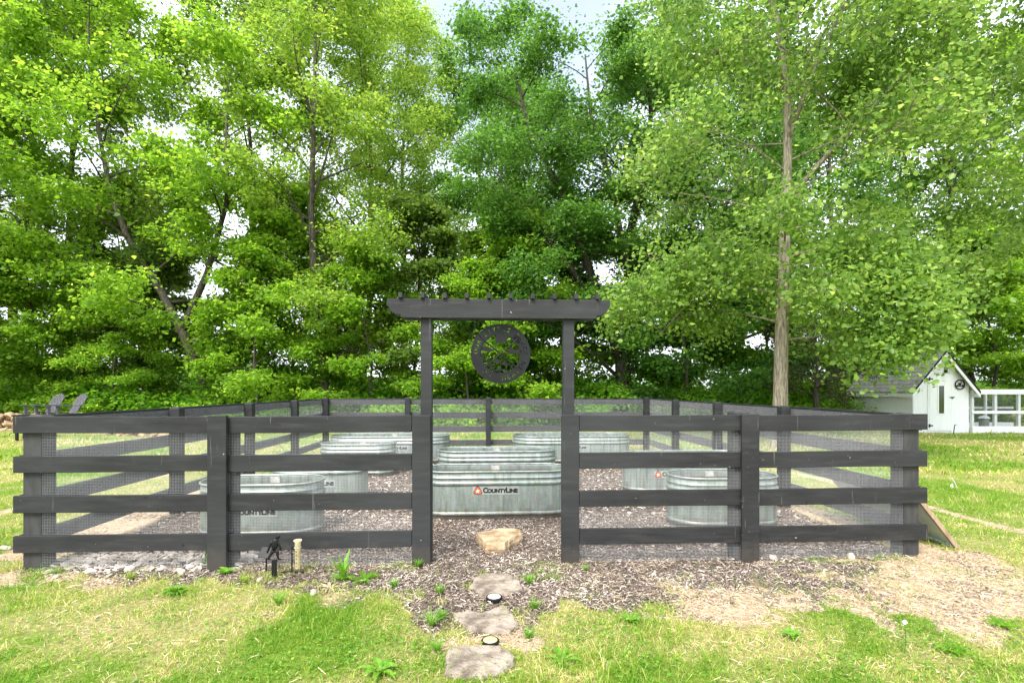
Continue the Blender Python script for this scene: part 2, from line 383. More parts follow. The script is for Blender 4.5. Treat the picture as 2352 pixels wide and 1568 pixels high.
def ground_mat(N, L):
    v = coords(N, L)
    am = N('Attribute', attribute_name='mulch'); as_ = N('Attribute', attribute_name='sand'); ay = N('Attribute', attribute_name='dry')
    n1 = noise(N, L, 30, 6, v, .7); n2 = noise(N, L, 3.0, 5, v); n3 = noise(N, L, 90, 4, v, .7)
    g = ramp(N, [(.3, (.06, .12, .014)), (.5, (.15, .235, .024)), (.75, (.32, .34, .085))]); L(n1.outputs['Fac'], g.inputs[0])
    gd = ramp(N, [(.3, (.20, .17, .07)), (.7, (.44, .40, .16))]); L(n1.outputs['Fac'], gd.inputs[0])
    mg = N('Mix', data_type='RGBA'); L(ay.outputs['Fac'], mg.inputs['Factor']); L(g.outputs[0], mg.inputs['A']); L(gd.outputs[0], mg.inputs['B'])
    mu = ramp(N, [(.3, (.04, .03, .023)), (.5, (.13, .10, .083)), (.72, (.36, .30, .25))]); L(n3.outputs['Fac'], mu.inputs[0])
    sa = ramp(N, [(.25, (.32, .22, .135)), (.6, (.58, .45, .31)), (.8, (.70, .58, .43))]); L(n1.outputs['Fac'], sa.inputs[0])
    def edge(a):
        x = N('Math', operation='ADD'); L(a.outputs['Fac'], x.inputs[0])
        y_ = N('Math', operation='MULTIPLY_ADD'); L(n1.outputs['Fac'], y_.inputs[0]); y_.inputs[1].default_value = .7; y_.inputs[2].default_value = -.35
        L(y_.outputs[0], x.inputs[1])
        r = N('MapRange'); r.inputs['From Min'].default_value = .35; r.inputs['From Max'].default_value = .6; L(x.outputs[0], r.inputs['Value']); return r.outputs[0]
    m1 = N('Mix', data_type='RGBA'); L(edge(as_), m1.inputs['Factor']); L(mg.outputs['Result'], m1.inputs['A']); L(sa.outputs[0], m1.inputs['B'])
    m2 = N('Mix', data_type='RGBA'); L(edge(am), m2.inputs['Factor']); L(m1.outputs['Result'], m2.inputs['A']); L(mu.outputs[0], m2.inputs['B'])
    p = N('BsdfPrincipled'); L(m2.outputs['Result'], p.inputs['Base Color']); p.inputs['Roughness'].default_value = .95
    p.inputs['Specular IOR Level'].default_value = .15
    ad = N('Math', operation='ADD'); L(n1.outputs['Fac'], ad.inputs[0]); L(n3.outputs['Fac'], ad.inputs[1])
    L(bump(N, L, ad.outputs[0], .8, .02), p.inputs['Normal'])
    return p.outputs[0]
M['ground'] = mat('ground', ground_mat)
def dryness(x, y): return np.clip(sstep(.40, .60, fbm(x, y, .9, 31))*.8+sstep(.48, .66, fbm(x, y, 3, 41))*.5, 0, 1)

def axis(segs):
    a = []
    for x0, x1, n in segs: a += list(np.linspace(x0, x1, n, endpoint=False))
    return np.array(a+[segs[-1][1]])
xs = axis([(-900, -60, 12), (-60, -9, 50), (-9, 9, 330), (9, 60, 50), (60, 900, 12)])
ys = axis([(-120, 0, 12), (0, 2, 12), (2, 9, 200), (9, 30, 120), (30, 120, 30), (120, 1500, 12)])
XX, YY = np.meshgrid(xs, ys); nx, ny = len(xs), len(ys)
V = np.stack([XX.ravel(), YY.ravel(), gz(XX, YY).ravel()], 1)
idx = np.arange(nx*ny).reshape(ny, nx)
F = np.stack([idx[:-1, :-1].ravel(), idx[:-1, 1:].ravel(), idx[1:, 1:].ravel(), idx[1:, :-1].ravel()], 1)
gm = np_mesh('ground', V, [F], M['ground'], smooth=True)
mu_, sa_, ba_ = regions(XX.ravel(), YY.ravel())
for k, a in (('mulch', mu_), ('sand', sa_), ('dry', dryness(XX.ravel(), YY.ravel()))):
    at_ = gm.attributes.new(k, 'FLOAT', 'POINT'); at_.data.foreach_set('value', a.astype(np.float32))
tag(np_obj('ground', gm), kind='structure')

# ------------------------------------------------------------ scattered ground cover
rng = np.random.default_rng(7)
def unit(a): return a/np.maximum(np.linalg.norm(a, axis=1, keepdims=True), 1e-6)
def scatter(n, y0, y1, pad=.8, k=1.04, p=1.0):
    y = y0+(y1-y0)*rng.random(n)**p
    x = (rng.random(n)*2-1)*(y*k+pad); return x, y
def blades(P, L_, w, lean, tint):
    n = len(P); a = rng.random(n)*2*np.pi
    side = np.stack([np.cos(a), np.sin(a), np.zeros(n)], 1)*w[:, None]*.5
    b = rng.random(n)*2*np.pi
    ln = np.stack([np.cos(b), np.sin(b), np.zeros(n)], 1)*(lean*L_)[:, None]
    up = np.zeros((n, 3)); up[:, 2] = L_
    mid = P+ln*.35+up*.6; tip = P+ln+up*(1-.35*lean)[:, None]
    V = np.concatenate([P-side, P+side, mid+side*.8, mid-side*.8, tip]); i = np.arange(n)
    return V, [np.stack([i, i+n, i+2*n, i+3*n], 1), np.stack([i+3*n, i+2*n, i+4*n], 1)], np.concatenate([tint, tint])
def merge(parts):
    Vs, q, t, qa, ta = [], [], [], [], []; b = 0
    for V, Fs, tn in parts:
        Vs.append(V); o = 0
        for F_ in Fs:
            (q if F_.shape[1] == 4 else t).append(F_+b); (qa if F_.shape[1] == 4 else ta).append(tn[o:o+len(F_)]); o += len(F_)
        b += len(V)
    Fs = []; A = []
    if q: Fs.append(np.concatenate(q)); A += qa
    if t: Fs.append(np.concatenate(t)); A += ta
    return np.concatenate(Vs), Fs, np.concatenate(A)
def kites(P, D, Nn, s, asp, tint, fold=.18):
    n = len(P); D = unit(D); side = unit(np.cross(D, Nn)); up = np.cross(side, D)
    s1 = s[:, None]
    V = np.concatenate([P, P+D*s1*.42+side*s1*asp*.5+up*s1*fold, P+D*s1, P+D*s1*.42-side*s1*asp*.5+up*s1*fold*.6])
    i = np.arange(n); return V, [np.stack([i, i+n, i+2*n, i+3*n], 1)], tint

def round_leaves(P, D, Nn, s, asp, tint):
    n = len(P); D = unit(D); side = unit(np.cross(D, Nn)); up = np.cross(side, D); s1 = s[:, None]; w = side*s1*asp*.5
    V = np.concatenate([P, P+D*s1*.14+w*.8+up*s1*.12, P+D*s1*.55+w+up*s1*.16, P+D*s1*1.05, P+D*s1*.55-w+up*s1*.10, P+D*s1*.14-w*.8+up*s1*.08])
    i = np.arange(n); return V, [np.stack([i, i+n, i+2*n, i+3*n], 1), np.stack([i, i+3*n, i+4*n, i+5*n], 1)], np.concatenate([tint, tint])
parts = []
for (n, y0, y1, L0, L1, w0, w1) in ((270000, 2.1, 4.9, .010, .044, .0025, .0055), (110000, 4.6, 9.5, .03, .06, .005, .009), (90000, 9, 26, .05, .10, .014, .03)):
    x, y = scatter(n, y0, y1); mu, sa, ba = regions(x, y)
    dens = fbm(x, y, 2.2, 55)*.55+fbm(x, y, 9, 57, 2)*.45; tuf = 1.5*sstep(.53, .62, fbm(x, y, 3.2, 87))*sstep(.9, -.2, x)+.25*sstep(.6, .7, fbm(x, y, 3.1, 88)); keep = (rng.random(n) < (1-ba)**1.5*np.clip(.15+2.3*(dens-.32), .06, 1)+(.012+.55*tuf*(ba > .3))*(y < 4.5))
    u, v = fence_uv(x, y)
    inside = (u > -.05) & (u < FW+.05) & (v > -.0) & (v < FL+.05)
    keep &= ~(inside & (rng.random(n) > .012))
    x, y, ba, dens = x[keep], y[keep], ba[keep], dens[keep]; m = len(x)
    dr = dryness(x, y); dr = np.clip(dr+.9*(fbm(x, y, 8, 123, 3)-.5), 0, 1)
    tint = np.clip(.06+.55*dr+rng.normal(0, .17, m)+(rng.random(m) < .12+.25*dr)*.45, 0, 1)
    tall = (1+.7*sstep(.5, .72, fbm(x, y, 2.1, 77)))*(1+1.3*(rng.random(m) < .05))
    P = np.stack([x, y, gz(x, y)-.003], 1)
    parts.append(blades(P, (L0+(L1-L0)*rng.random(m))*tall*(1-.3*dr), w0+(w1-w0)*rng.random(m), .3+1.3*rng.random(m), tint))
V, Fs, T = merge(parts)
tag(np_obj('grass', np_mesh('grass', V, Fs, M['grass'], {'tint': T})), 'patchy yellow green lawn grass around the black fence', 'grass', kind='stuff')

# low broad-leaved ground cover in the lawn
n = 170000; x, y = scatter(n, 2.1, 6.5, p=1.3); mu, sa, ba = regions(x, y)
cl = fbm(x, y, 1.6, 91)*.7+fbm(x, y, 5, 95)*.3; u, v = fence_uv(x, y)
keep = (rng.random(n) < (1-ba)*(.16+.84*sstep(.5, .62, cl))+.012*(v < 0)) & ~((u > 0) & (u < FW) & (v > 0) & (v < FL))
x, y = x[keep], y[keep]; m = len(x)
P = np.stack([x, y, gz(x, y)+.005+.03*rng.random(m)], 1); a = rng.random(m)*6.283
D = np.stack([np.cos(a), np.sin(a), rng.normal(.25, .25, m)], 1); Nn = unit(np.stack([rng.normal(0, .3, m), rng.normal(0, .3, m), np.ones(m)], 1))
V, Fs, T = kites(P, D, Nn, .006+.018*rng.random(m)**1.6, .75, np.clip(rng.normal(.42, .28, m), 0, 1))
tag(np_obj('clover', np_mesh('clover', V, Fs, M['weed'], {'tint': T})), 'low clover and broad leaved weeds growing through the lawn', 'ground cover', kind='stuff')

# shredded bark mulch: curved chips lying every way
def chips(x, y, l, w, tint, lift):
    n = len(x); a = rng.random(n)*6.283; pitch = rng.normal(0, .28, n)
    D = np.stack([np.cos(a), np.sin(a), pitch], 1)*l[:, None]*.5
    Sd = np.stack([-np.sin(a), np.cos(a), rng.normal(0, .6, n)], 1)*w[:, None]*.5
    P = np.stack([x, y, gz(x, y)+lift], 1); bow = np.zeros((n, 3)); bow[:, 2] = l*.1*rng.random(n); bow[:, 0] = l*rng.normal(0, .12, n)
    V = np.concatenate([P-D-Sd*.6, P-D+Sd*.6, P+bow-Sd, P+bow+Sd, P+D-Sd*.5, P+D+Sd*.5]); i = np.arange(n)
    return V, [np.stack([i, i+n, i+3*n, i+2*n], 1), np.stack([i+2*n, i+3*n, i+5*n, i+4*n], 1)], np.concatenate([tint, tint])
parts = []
for (n, y0, y1, l0, l1, w0, w1) in ((170000, 2.6, 6.2, .010, .055, .0025, .0075), (50000, 6.0, 12.4, .03, .09, .007, .016)):
    x, y = scatter(n, y0, y1, .4, .95); mu, sa, ba = regions(x, y)
    keep = rng.random(n) < mu**1.5+sa*.10+sa*.5*sstep(.52, .64, fbm(x, y, 2.3, 19))*(y > 3.3); x, y = x[keep], y[keep]; m = len(x)
    t = np.clip(rng.beta(1.1, 1.45, m)*1.05+(fbm(x, y, 2.2, 63)-.5)*.5, 0, 1)
    parts.append(chips(x, y, l0+(l1-l0)*rng.random(m)**1.8, w0+(w1-w0)*rng.random(m), t, .002+.014*rng.random(m)))
V, Fs, T = merge(parts)
tag(np_obj('mulch', np_mesh('mulch', V, Fs, M['mulch'], {'tint': T})), 'shredded brown bark mulch covering the bed inside the fence', 'mulch', kind='stuff')
n = 120000; x, y = scatter(n, 2.6, 6.5, .4, .95); mu, sa, ba = regions(x, y)
keep = rng.random(n) < sa*.8+mu*(.05+.5*sstep(.5, .65, fbm(x, y, 1.9, 29))*sstep(0, 1.5, x))*(y < 4.5)+(1-ba)*dryness(x, y)*.12; x, y = x[keep], y[keep]; m = len(x)
V, Fs, T = chips(x, y, .02+.06*rng.random(m), .0015+.002*rng.random(m), np.clip(rng.normal(.6, .28, m), 0, 1), .002+.012*rng.random(m))
tag(np_obj('straw', np_mesh('straw', V, Fs, M['straw'], {'tint': T})), 'dry tan straw and dead grass over the sandy ground', 'straw', kind='stuff')

# rubble of pale broken stone under the left front panel, and small litter
def rocks(name, pts, m, seed, parent=None):
    r = random.Random(seed); mb = MB()
    for (x, y, z, sx, sy, sz) in pts:
        k = r.randint(5, 7); a0 = r.random()*6.28; rz = Matrix.Translation((x, y, z)) @ Euler((r.uniform(-.6, .6), r.uniform(-.6, .6), r.random()*6.28)).to_matrix().to_4x4()
        base = [(math.cos(a0+6.283*i/k)*sx*r.uniform(.75, 1.15), math.sin(a0+6.283*i/k)*sy*r.uniform(.75, 1.15)) for i in range(k)]
        vs = [(p[0]*.9, p[1]*.9, -sz) for p in base]+[(p[0], p[1], 0) for p in base]+[(p[0]*.72, p[1]*.72, sz*r.uniform(.7, 1.2)) for p in base]
        fs = [tuple(range(k))[::-1], tuple(range(2*k, 3*k))]
        for q in range(2):
            fs += [(q*k+i, q*k+(i+1) % k, (q+1)*k+(i+1) % k, (q+1)*k+i) for i in range(k)]
        mb.add(vs, fs, rz)
    return mb.build(name, m, parent)
r = random.Random(5); pts = []
for i in range(700):
    u = r.uniform(.05, 1.75); v = r.gauss(.12, .13); x = FX+u*ct-v*st; y = FY+u*st+v*ct; s = r.uniform(.010, .036)
    pts.append((x, y, gzf(x, y)+.008+r.random()*.035*math.exp(-(v-.1)**2/.02), s*1.5, s, s*.2))
tag(rocks('rubble', pts, M['stone_pale'], 1), 'pale broken stone chips heaped under the left front fence panel', 'rubble', kind='stuff')
pts = []
for i in range(150):
    y = r.uniform(2.6, 5.4) if i < 60 else r.uniform(5, 14); x = r.uniform(-1, 1)*(y*.98); s = r.uniform(.004, .011)*(1 if y < 6 else 1.7)
    pts.append((x, y, gzf(x, y)+.012, s*1.4, s, s*.3))
tag(rocks('fallen_fluff', pts, M['stone_pale'], 2), 'small white fallen petals and fluff scattered over the lawn', 'litter', kind='stuff')

# ------------------------------------------------------------ the fence
fence = thing('rail_fence', (FX, FY, 0), 'charcoal four-rail board fence with wire mesh enclosing the metal tanks', 'fence', TH)
RT = (1.288, .962, .632, .303); RH = .14
rr = random.Random(3)
def rail(p0, p1, ztop, nrm, th=.028):
    """board from p0 to p1 (u,v of its inner face), nrm = outward side"""
    p0 = Vector((*p0, 0)); p1 = Vector((*p1, 0)); d = (p1-p0); L_ = d.length; d.normalize(); nn = Vector((*nrm, 0))
    n = max(2, int(L_/.25)); mb = MB(); ph = rr.random()*6; am = rr.uniform(.001, .004); h = RH+rr.uniform(-.003, .003); tl = rr.uniform(-.004, .004)
    vs = []
    for i in range(n+1):
        t = i/n; w = am*math.sin(ph+t*4)+tl*(t-.5); b = p0+d*L_*t+nn*(am*math.cos(ph+t*3)*.6+.004)
        for (q, z) in ((0, 0), (th, 0), (th, 1), (0, 1)):
            e = b+nn*q; vs.append((e.x, e.y, ztop-h+h*z+w))
    fs = [(0, 1, 2, 3), tuple(n*4+i for i in (3, 2, 1, 0))]
    for i in range(n):
        for j in range(4):
            fs.append((i*4+j, (i+1)*4+j, (i+1)*4+(j+1) % 4, i*4+(j+1) % 4))
    mb.add(vs, fs); o = mb.build('rail', M['fence'], fence, bevel=.004, seg=2)
    return o
def recalc(o):
    bm = bmesh.new(); bm.from_mesh(o.data); bmesh.ops.recalc_face_normals(bm, faces=bm.faces); bm.to_mesh(o.data); bm.free()
def fpost(u, v, s=.07, h=1.30, mtl=None, name='post'):
    mb = MB(); mb.box(u-s, u+s, v-s, v+s, -.1, h-.02)
    mb.add([(u-s*.98, v-s*.98, h-.018), (u+s*.98, v-s*.98, h-.018), (u+s*.98, v+s*.98, h-.018), (u-s*.98, v+s*.98, h-.018), (u-s*.5, v-s*.5, h), (u+s*.5, v-s*.5, h), (u+s*.5, v+s*.5, h), (u-s*.5, v+s*.5, h)],
           [(0, 3, 2, 1), (4, 5, 6, 7), (0, 1, 5, 4), (1, 2, 6, 5), (2, 3, 7, 6), (3, 0, 4, 7)])
    return mb.build(name, mtl or M['fence'], fence, bevel=.006)
UF = (0, 1.535, 3.221, 4.507, 6.089, FW)
fpost(0, 0, .075, mtl=M['post']); fpost(FW, 0, .075, mtl=M['post']); fpost(1.56, .0, .07, 1.27); fpost(6.05, 0, .07, 1.325, M['post'])
def face(u, w=.078, th=.034, v0=-.118):
    MB().box(u-w, u+w, v0-th, v0, -.08, 1.296).build('face_board', M['fence'], fence, bevel=.005)
face(UF[1]); face(UF[4])
for u, s in ((UF[2], -1), (UF[3], 1)):
    MB().box(u-.078, u+.078, -.112, -.072, -.08, 1.292).build('face_board', M['fence'], fence, bevel=.005)
    
def span_rails(p, q, nrm, e0=0, e1=0):
    for zt in RT:
        p_ = Vector((*p, 0)); q_ = Vector((*q, 0)); d = (q_-p_).normalized()
        a = p_-d*e0; b = q_+d*e1
        recalc(rail((a.x, a.y), (b.x, b.y), zt, nrm))
span_rails((0, -.078), (UF[1]-.003, -.078), (0, -1), .125, 0)
span_rails((UF[1]+.003, -.078), (UF[2]-.081, -.078), (0, -1))
span_rails((UF[3]+.081, -.078), (UF[4]-.003, -.078), (0, -1))
span_rails((UF[4]+.003, -.078), (FW, -.078), (0, -1), 0, .125)
SV = [FL*i/4 for i in range(5)]
for i in range(4):
    a, b = SV[i], SV[i+1]
    span_rails((-.078, a+.002), (-.078, b-.002), (-1, 0), .072 if i == 0 else 0, .07 if i == 3 else 0)
    span_rails((FW+.078, a+.002), (FW+.078, b-.002), (1, 0), .072 if i == 0 else 0, .07 if i == 3 else 0)
    if i < 3:
        fpost(0, b, .06); fpost(FW, b, .06)
fpost(0, FL, .06, 1.32); fpost(FW, FL, .06, 1.32)
SU = [FW*i/4 for i in range(5)]
for i in range(4):
    span_rails((SU[i]+.002, FL+.078), (SU[i+1]-.002, FL+.078), (0, 1))
    if i < 3: fpost(SU[i+1], FL, .06, 1.32)
def wire_mesh(p, q, nrm, z0=.005, z1=1.262, sp=.0127, w=.00031):
    p = np.array(p, float); q = np.array(q, float); L_ = np.linalg.norm(q-p); d = (q-p)/L_; nn = np.array(nrm, float)
    m = int(L_/sp); s = (np.arange(m)+.5)*L_/m; wob = .006*np.sin(s*2.3)+.004*np.sin(s*5.1)
    offs = [(-w, 0), (0, -w), (w, 0), (0, w)]
    V = []; 
    for zz in (z0, z1):
        for (a, b) in offs:
            V.append(np.stack([p[0]+d[0]*(s+a)+nn[0]*b, p[1]+d[1]*(s+a)+nn[1]*b, np.full(m, zz)], 1))
    V = np.concatenate(V); i = np.arange(m); F = [np.stack([i+j*m, i+((j+1) % 4)*m, i+(4+(j+1) % 4)*m, i+(4+j)*m], 1) for j in range(4)]
    k = int((z1-z0)/sp); z = z0+(np.arange(k)+.5)*(z1-z0)/k; V2 = []
    for t in (0, L_):
        for (a, b) in offs:
            V2.append(np.stack([np.full(k, p[0]+d[0]*t+nn[0]*b), np.full(k, p[1]+d[1]*t+nn[1]*b), z+a], 1))
    V2 = np.concatenate(V2); i2 = np.arange(k); F2 = [np.stack([i2+j*k, i2+((j+1) % 4)*k, i2+(4+(j+1) % 4)*k, i2+(4+j)*k], 1)+len(V) for j in range(4)]
    np_obj('wire_mesh', np_mesh('wire_mesh', np.concatenate([V, V2]), [np.concatenate(F+F2)], M['wire']), fence)
o_ = .0755
wire_mesh((.08, -o_-.002), (UF[1], -o_-.002), (0, 1)); wire_mesh((UF[1], -o_-.002), (UF[2]-.08, -o_-.002), (0, 1))
wire_mesh((UF[3]+.08, -o_-.002), (UF[4], -o_-.002), (0, 1)); wire_mesh((UF[4], -o_-.002), (FW-.08, -o_-.002), (0, 1))
for i in range(4):
    wire_mesh((-o_, SV[i]), (-o_, SV[i+1]), (1, 0)); wire_mesh((FW+o_, SV[i]), (FW+o_, SV[i+1]), (1, 0)); wire_mesh((SU[i], FL+o_), (SU[i+1], FL+o_), (0, 1))

# ------------------------------------------------------------ arbor over the gateway
arb = thing('arbor', (FX, FY, 0), 'charcoal timber arbor with notched beams over the gateway', 'arbor', TH)
AL, AR = 3.258, 4.500
for u in (AL, AR):
    MB().box(u-.048, u+.048, -.068, .03, -.1, 2.27).build('post', M['fence'], arb, bevel=.004)
prof = [(2.93, 2.29), (2.93, 2.228), (2.945, 2.218), (2.952, 2.195), (2.972, 2.172), (3.005, 2.158), (3.045, 2.152), (3.05, 2.127)]
mir = [(7.785-a, b) for a, b in prof][::-1]
MB().prism(prof+mir, -.110, -.0705).build('beam', M['fence'], arb, bevel=.003)
MB().prism(prof+mir, .0325, .072).build('beam', M['fence'], arb, bevel=.003)
for i in range(10):
    u = 3.045+i*(4.745-3.045)/9
    MB().prism([(-.135, 2.338), (-.135, 2.2925), (.10, 2.2925), (.10, 2.338)], u-.016, u+.016, 'x').build('rafter', M['fence'], arb, bevel=.003)

# round steel sign with cut-out lettering
def text_splines(txt, size):
    cu = bpy.data.curves.new('t', 'FONT'); cu.body = txt; cu.size = size; cu.align_x = 'CENTER'; cu.offset = .0035*size/.05
    o = bpy.data.objects.new('t', cu); C.objects.link(o); bpy.context.view_layer.update()
    c2 = o.to_curve(bpy.context.evaluated_depsgraph_get())
    res = []
    for s in c2.splines:
        if s.type == 'BEZIER':
            pts = []; b = s.bezier_points; k = len(b)
            for i in range(k):
                a, c = b[i], b[(i+1) % k]
                for t in (0, .34, .67):
                    q = 1-t; pts.append(a.co*q**3+a.handle_right*3*q*q*t+c.handle_left*3*q*t*t+c.co*t**3)
        else: pts = [p.co.to_3d() for p in s.points]
        res.append([(p.x, p.y) for p in pts])
    o.to_curve_clear(); bpy.data.objects.remove(o); return res
def ring_text(txt, size, rad, mid_deg, step_deg, top=True):
    res = []; n = len(txt)
    for i, ch in enumerate(txt):
        if ch == ' ': continue
        if top: a = R(mid_deg-(i-(n-1)/2)*step_deg); rot = a-math.pi/2
        else: a = R(mid_deg+(i-(n-1)/2)*step_deg); rot = a+math.pi/2
        for sp in text_splines(ch, size):
            q = []
            for (x, y) in sp:
                y2 = y-size*.34
                q.append((rad*math.cos(a)+x*math.cos(rot)-y2*math.sin(rot), rad*math.sin(a)+x*math.sin(rot)+y2*math.cos(rot)))
            res.append(q)
    return res
def circle(r_, n=72, cx=0, cy=0): return [(cx+r_*math.cos(6.28318*i/n), cy+r_*math.sin(6.28318*i/n)) for i in range(n)]
def plate(name, loops, th, m, parent, loc, rot):
    cu = bpy.data.curves.new(name, 'CURVE'); cu.dimensions = '2D'; cu.fill_mode = 'BOTH'; cu.extrude = th/2
    for lp in loops:
        s = cu.splines.new('POLY'); s.points.add(len(lp)-1); s.use_cyclic_u = True
        for i, p in enumerate(lp): s.points[i].co = (p[0], p[1], 0, 1)
    t = bpy.data.objects.new('t', cu); C.objects.link(t); bpy.context.view_layer.update()
    me = bpy.data.meshes.new_from_object(t.evaluated_get(bpy.context.evaluated_depsgraph_get()))
    bpy.data.objects.remove(t); me.name = name; me.materials.clear(); me.materials.append(m)
    o = bpy.data.objects.new(name, me); C.objects.link(o); o.location = loc; o.rotation_euler = rot
    if parent: o.parent = parent
    return o
us, zs = 3.905, 1.827
cu_ = FX+us*ct; cv_ = FY+us*st-.02
sign = thing('garden_sign', (cu_, cv_, zs), 'round black steel sign with cut-out lettering hanging in the arbor', 'sign', TH)
loops = [circle(.262), circle(.170)]
loops += ring_text('OUR LITTLE PIECE', .052, .217, 88, 11.6)+ring_text('OF  HEAVEN', .052, .217, 283, 11.8, False)
# leave the ring solid between letters: letters become holes
plate('ring', loops, .004, M['black_metal'], sign, (0, 0, 0), (R(90), 0, 0))
mb = MB()
def zt(pts, w): mb.tube([(p[0], 0, p[1]) for p in pts], w, 6)
zt([(-.15, .12), (.14, -.12)], .006); zt([(.15, .13), (-.14, -.12)], .006)              # crossed handles
for k in (-.03, -.01, .01, .03): zt([(-.135+k, .10-k), (-.165+k, .13-k), (-.178+k*.9, .16-k)], .004)   # fork
zt([(-.165, .09), (-.105, .15)], .005)
mb.prism([(.09, .13), (.14, .175), (.185, .13), (.17, .09), (.13, .085)], -.002, .002)  # spade
for k in range(7): zt([(-.175+k*.017, -.01-k*.02), (-.14+k*.017, .01-k*.02)], .003)     # rake
zt([(-.182, -.0), (-.06, -.145)], .008)
mb.prism([(-.06, -.15), (.07, -.15), (.05, -.135), (-.04, -.135)], -.002, .002)          # sprout
zt([(0, -.14), (0, -.06)], .004); mb.prism([(0, -.09), (.03, -.06), (.07, -.10), (.03, -.105)], -.002, .002)
mb.prism([(0, -.08), (-.03, -.045), (-.07, -.06), (-.03, -.09)], -.002, .002); mb.prism([(0, -.06), (.02, -.02), (.035, -.0), (.005, -.03)], -.002, .002)
zt([(.07, -.09), (.10, -.125), (.14, -.125), (.17, -.09)], .005)                         # sickle
mb.prism([(.06, .0), (.17, .0), (.185, .02), (.16, .045), (.13, .03), (.09, .06), (.07, .03)], -.002, .002)
mb.prism([(-.05, .09), (.05, .10), (.065, .15), (.02, .175), (-.04, .165)], -.002, .002)
mb.prism([(-.18, .03), (-.10, .015), (-.06, .03), (-.11, .06), (-.17, .06)], -.002, .002)
mb.build('tool_emblem', M['black_metal'], sign)
for k in (-.09, .09):
    MB().tube([(k, 0, .235), (k, 0, .302)], .003, 6).build('hanger', M['black_metal'], sign)

# ------------------------------------------------------------ galvanised stock tanks
def stadium(hl, hw, off=0, n=16):
    r_ = hw+off; c = hl-hw; p = []
    for i in range(n+1): a = -math.pi/2+math.pi*i/n; p.append((c+r_*math.cos(a), r_*math.sin(a)))
    for i in range(n+1): a = math.pi/2+math.pi*i/n; p.append((-c+r_*math.cos(a), r_*math.sin(a)))
    return p
def text_obj(txt, size, m, parent, loc, rot, name='lettering', bold=.0, sx=1.0):
    cu = bpy.data.curves.new(name, 'FONT'); cu.body = txt; cu.size = size; cu.align_x = 'LEFT'; cu.offset = bold; cu.extrude = .0008
    t = bpy.data.objects.new('t', cu); C.objects.link(t); bpy.context.view_layer.update()
    me = bpy.data.meshes.new_from_object(t.evaluated_get(bpy.context.evaluated_depsgraph_get())); bpy.data.objects.remove(t)
    me.materials.clear(); me.materials.append(m); me.name = name
    for v in me.vertices: v.co.x *= sx
    o = bpy.data.objects.new(name, me); C.objects.link(o); o.location = loc; o.rotation_euler = rot; o.parent = parent
    return o
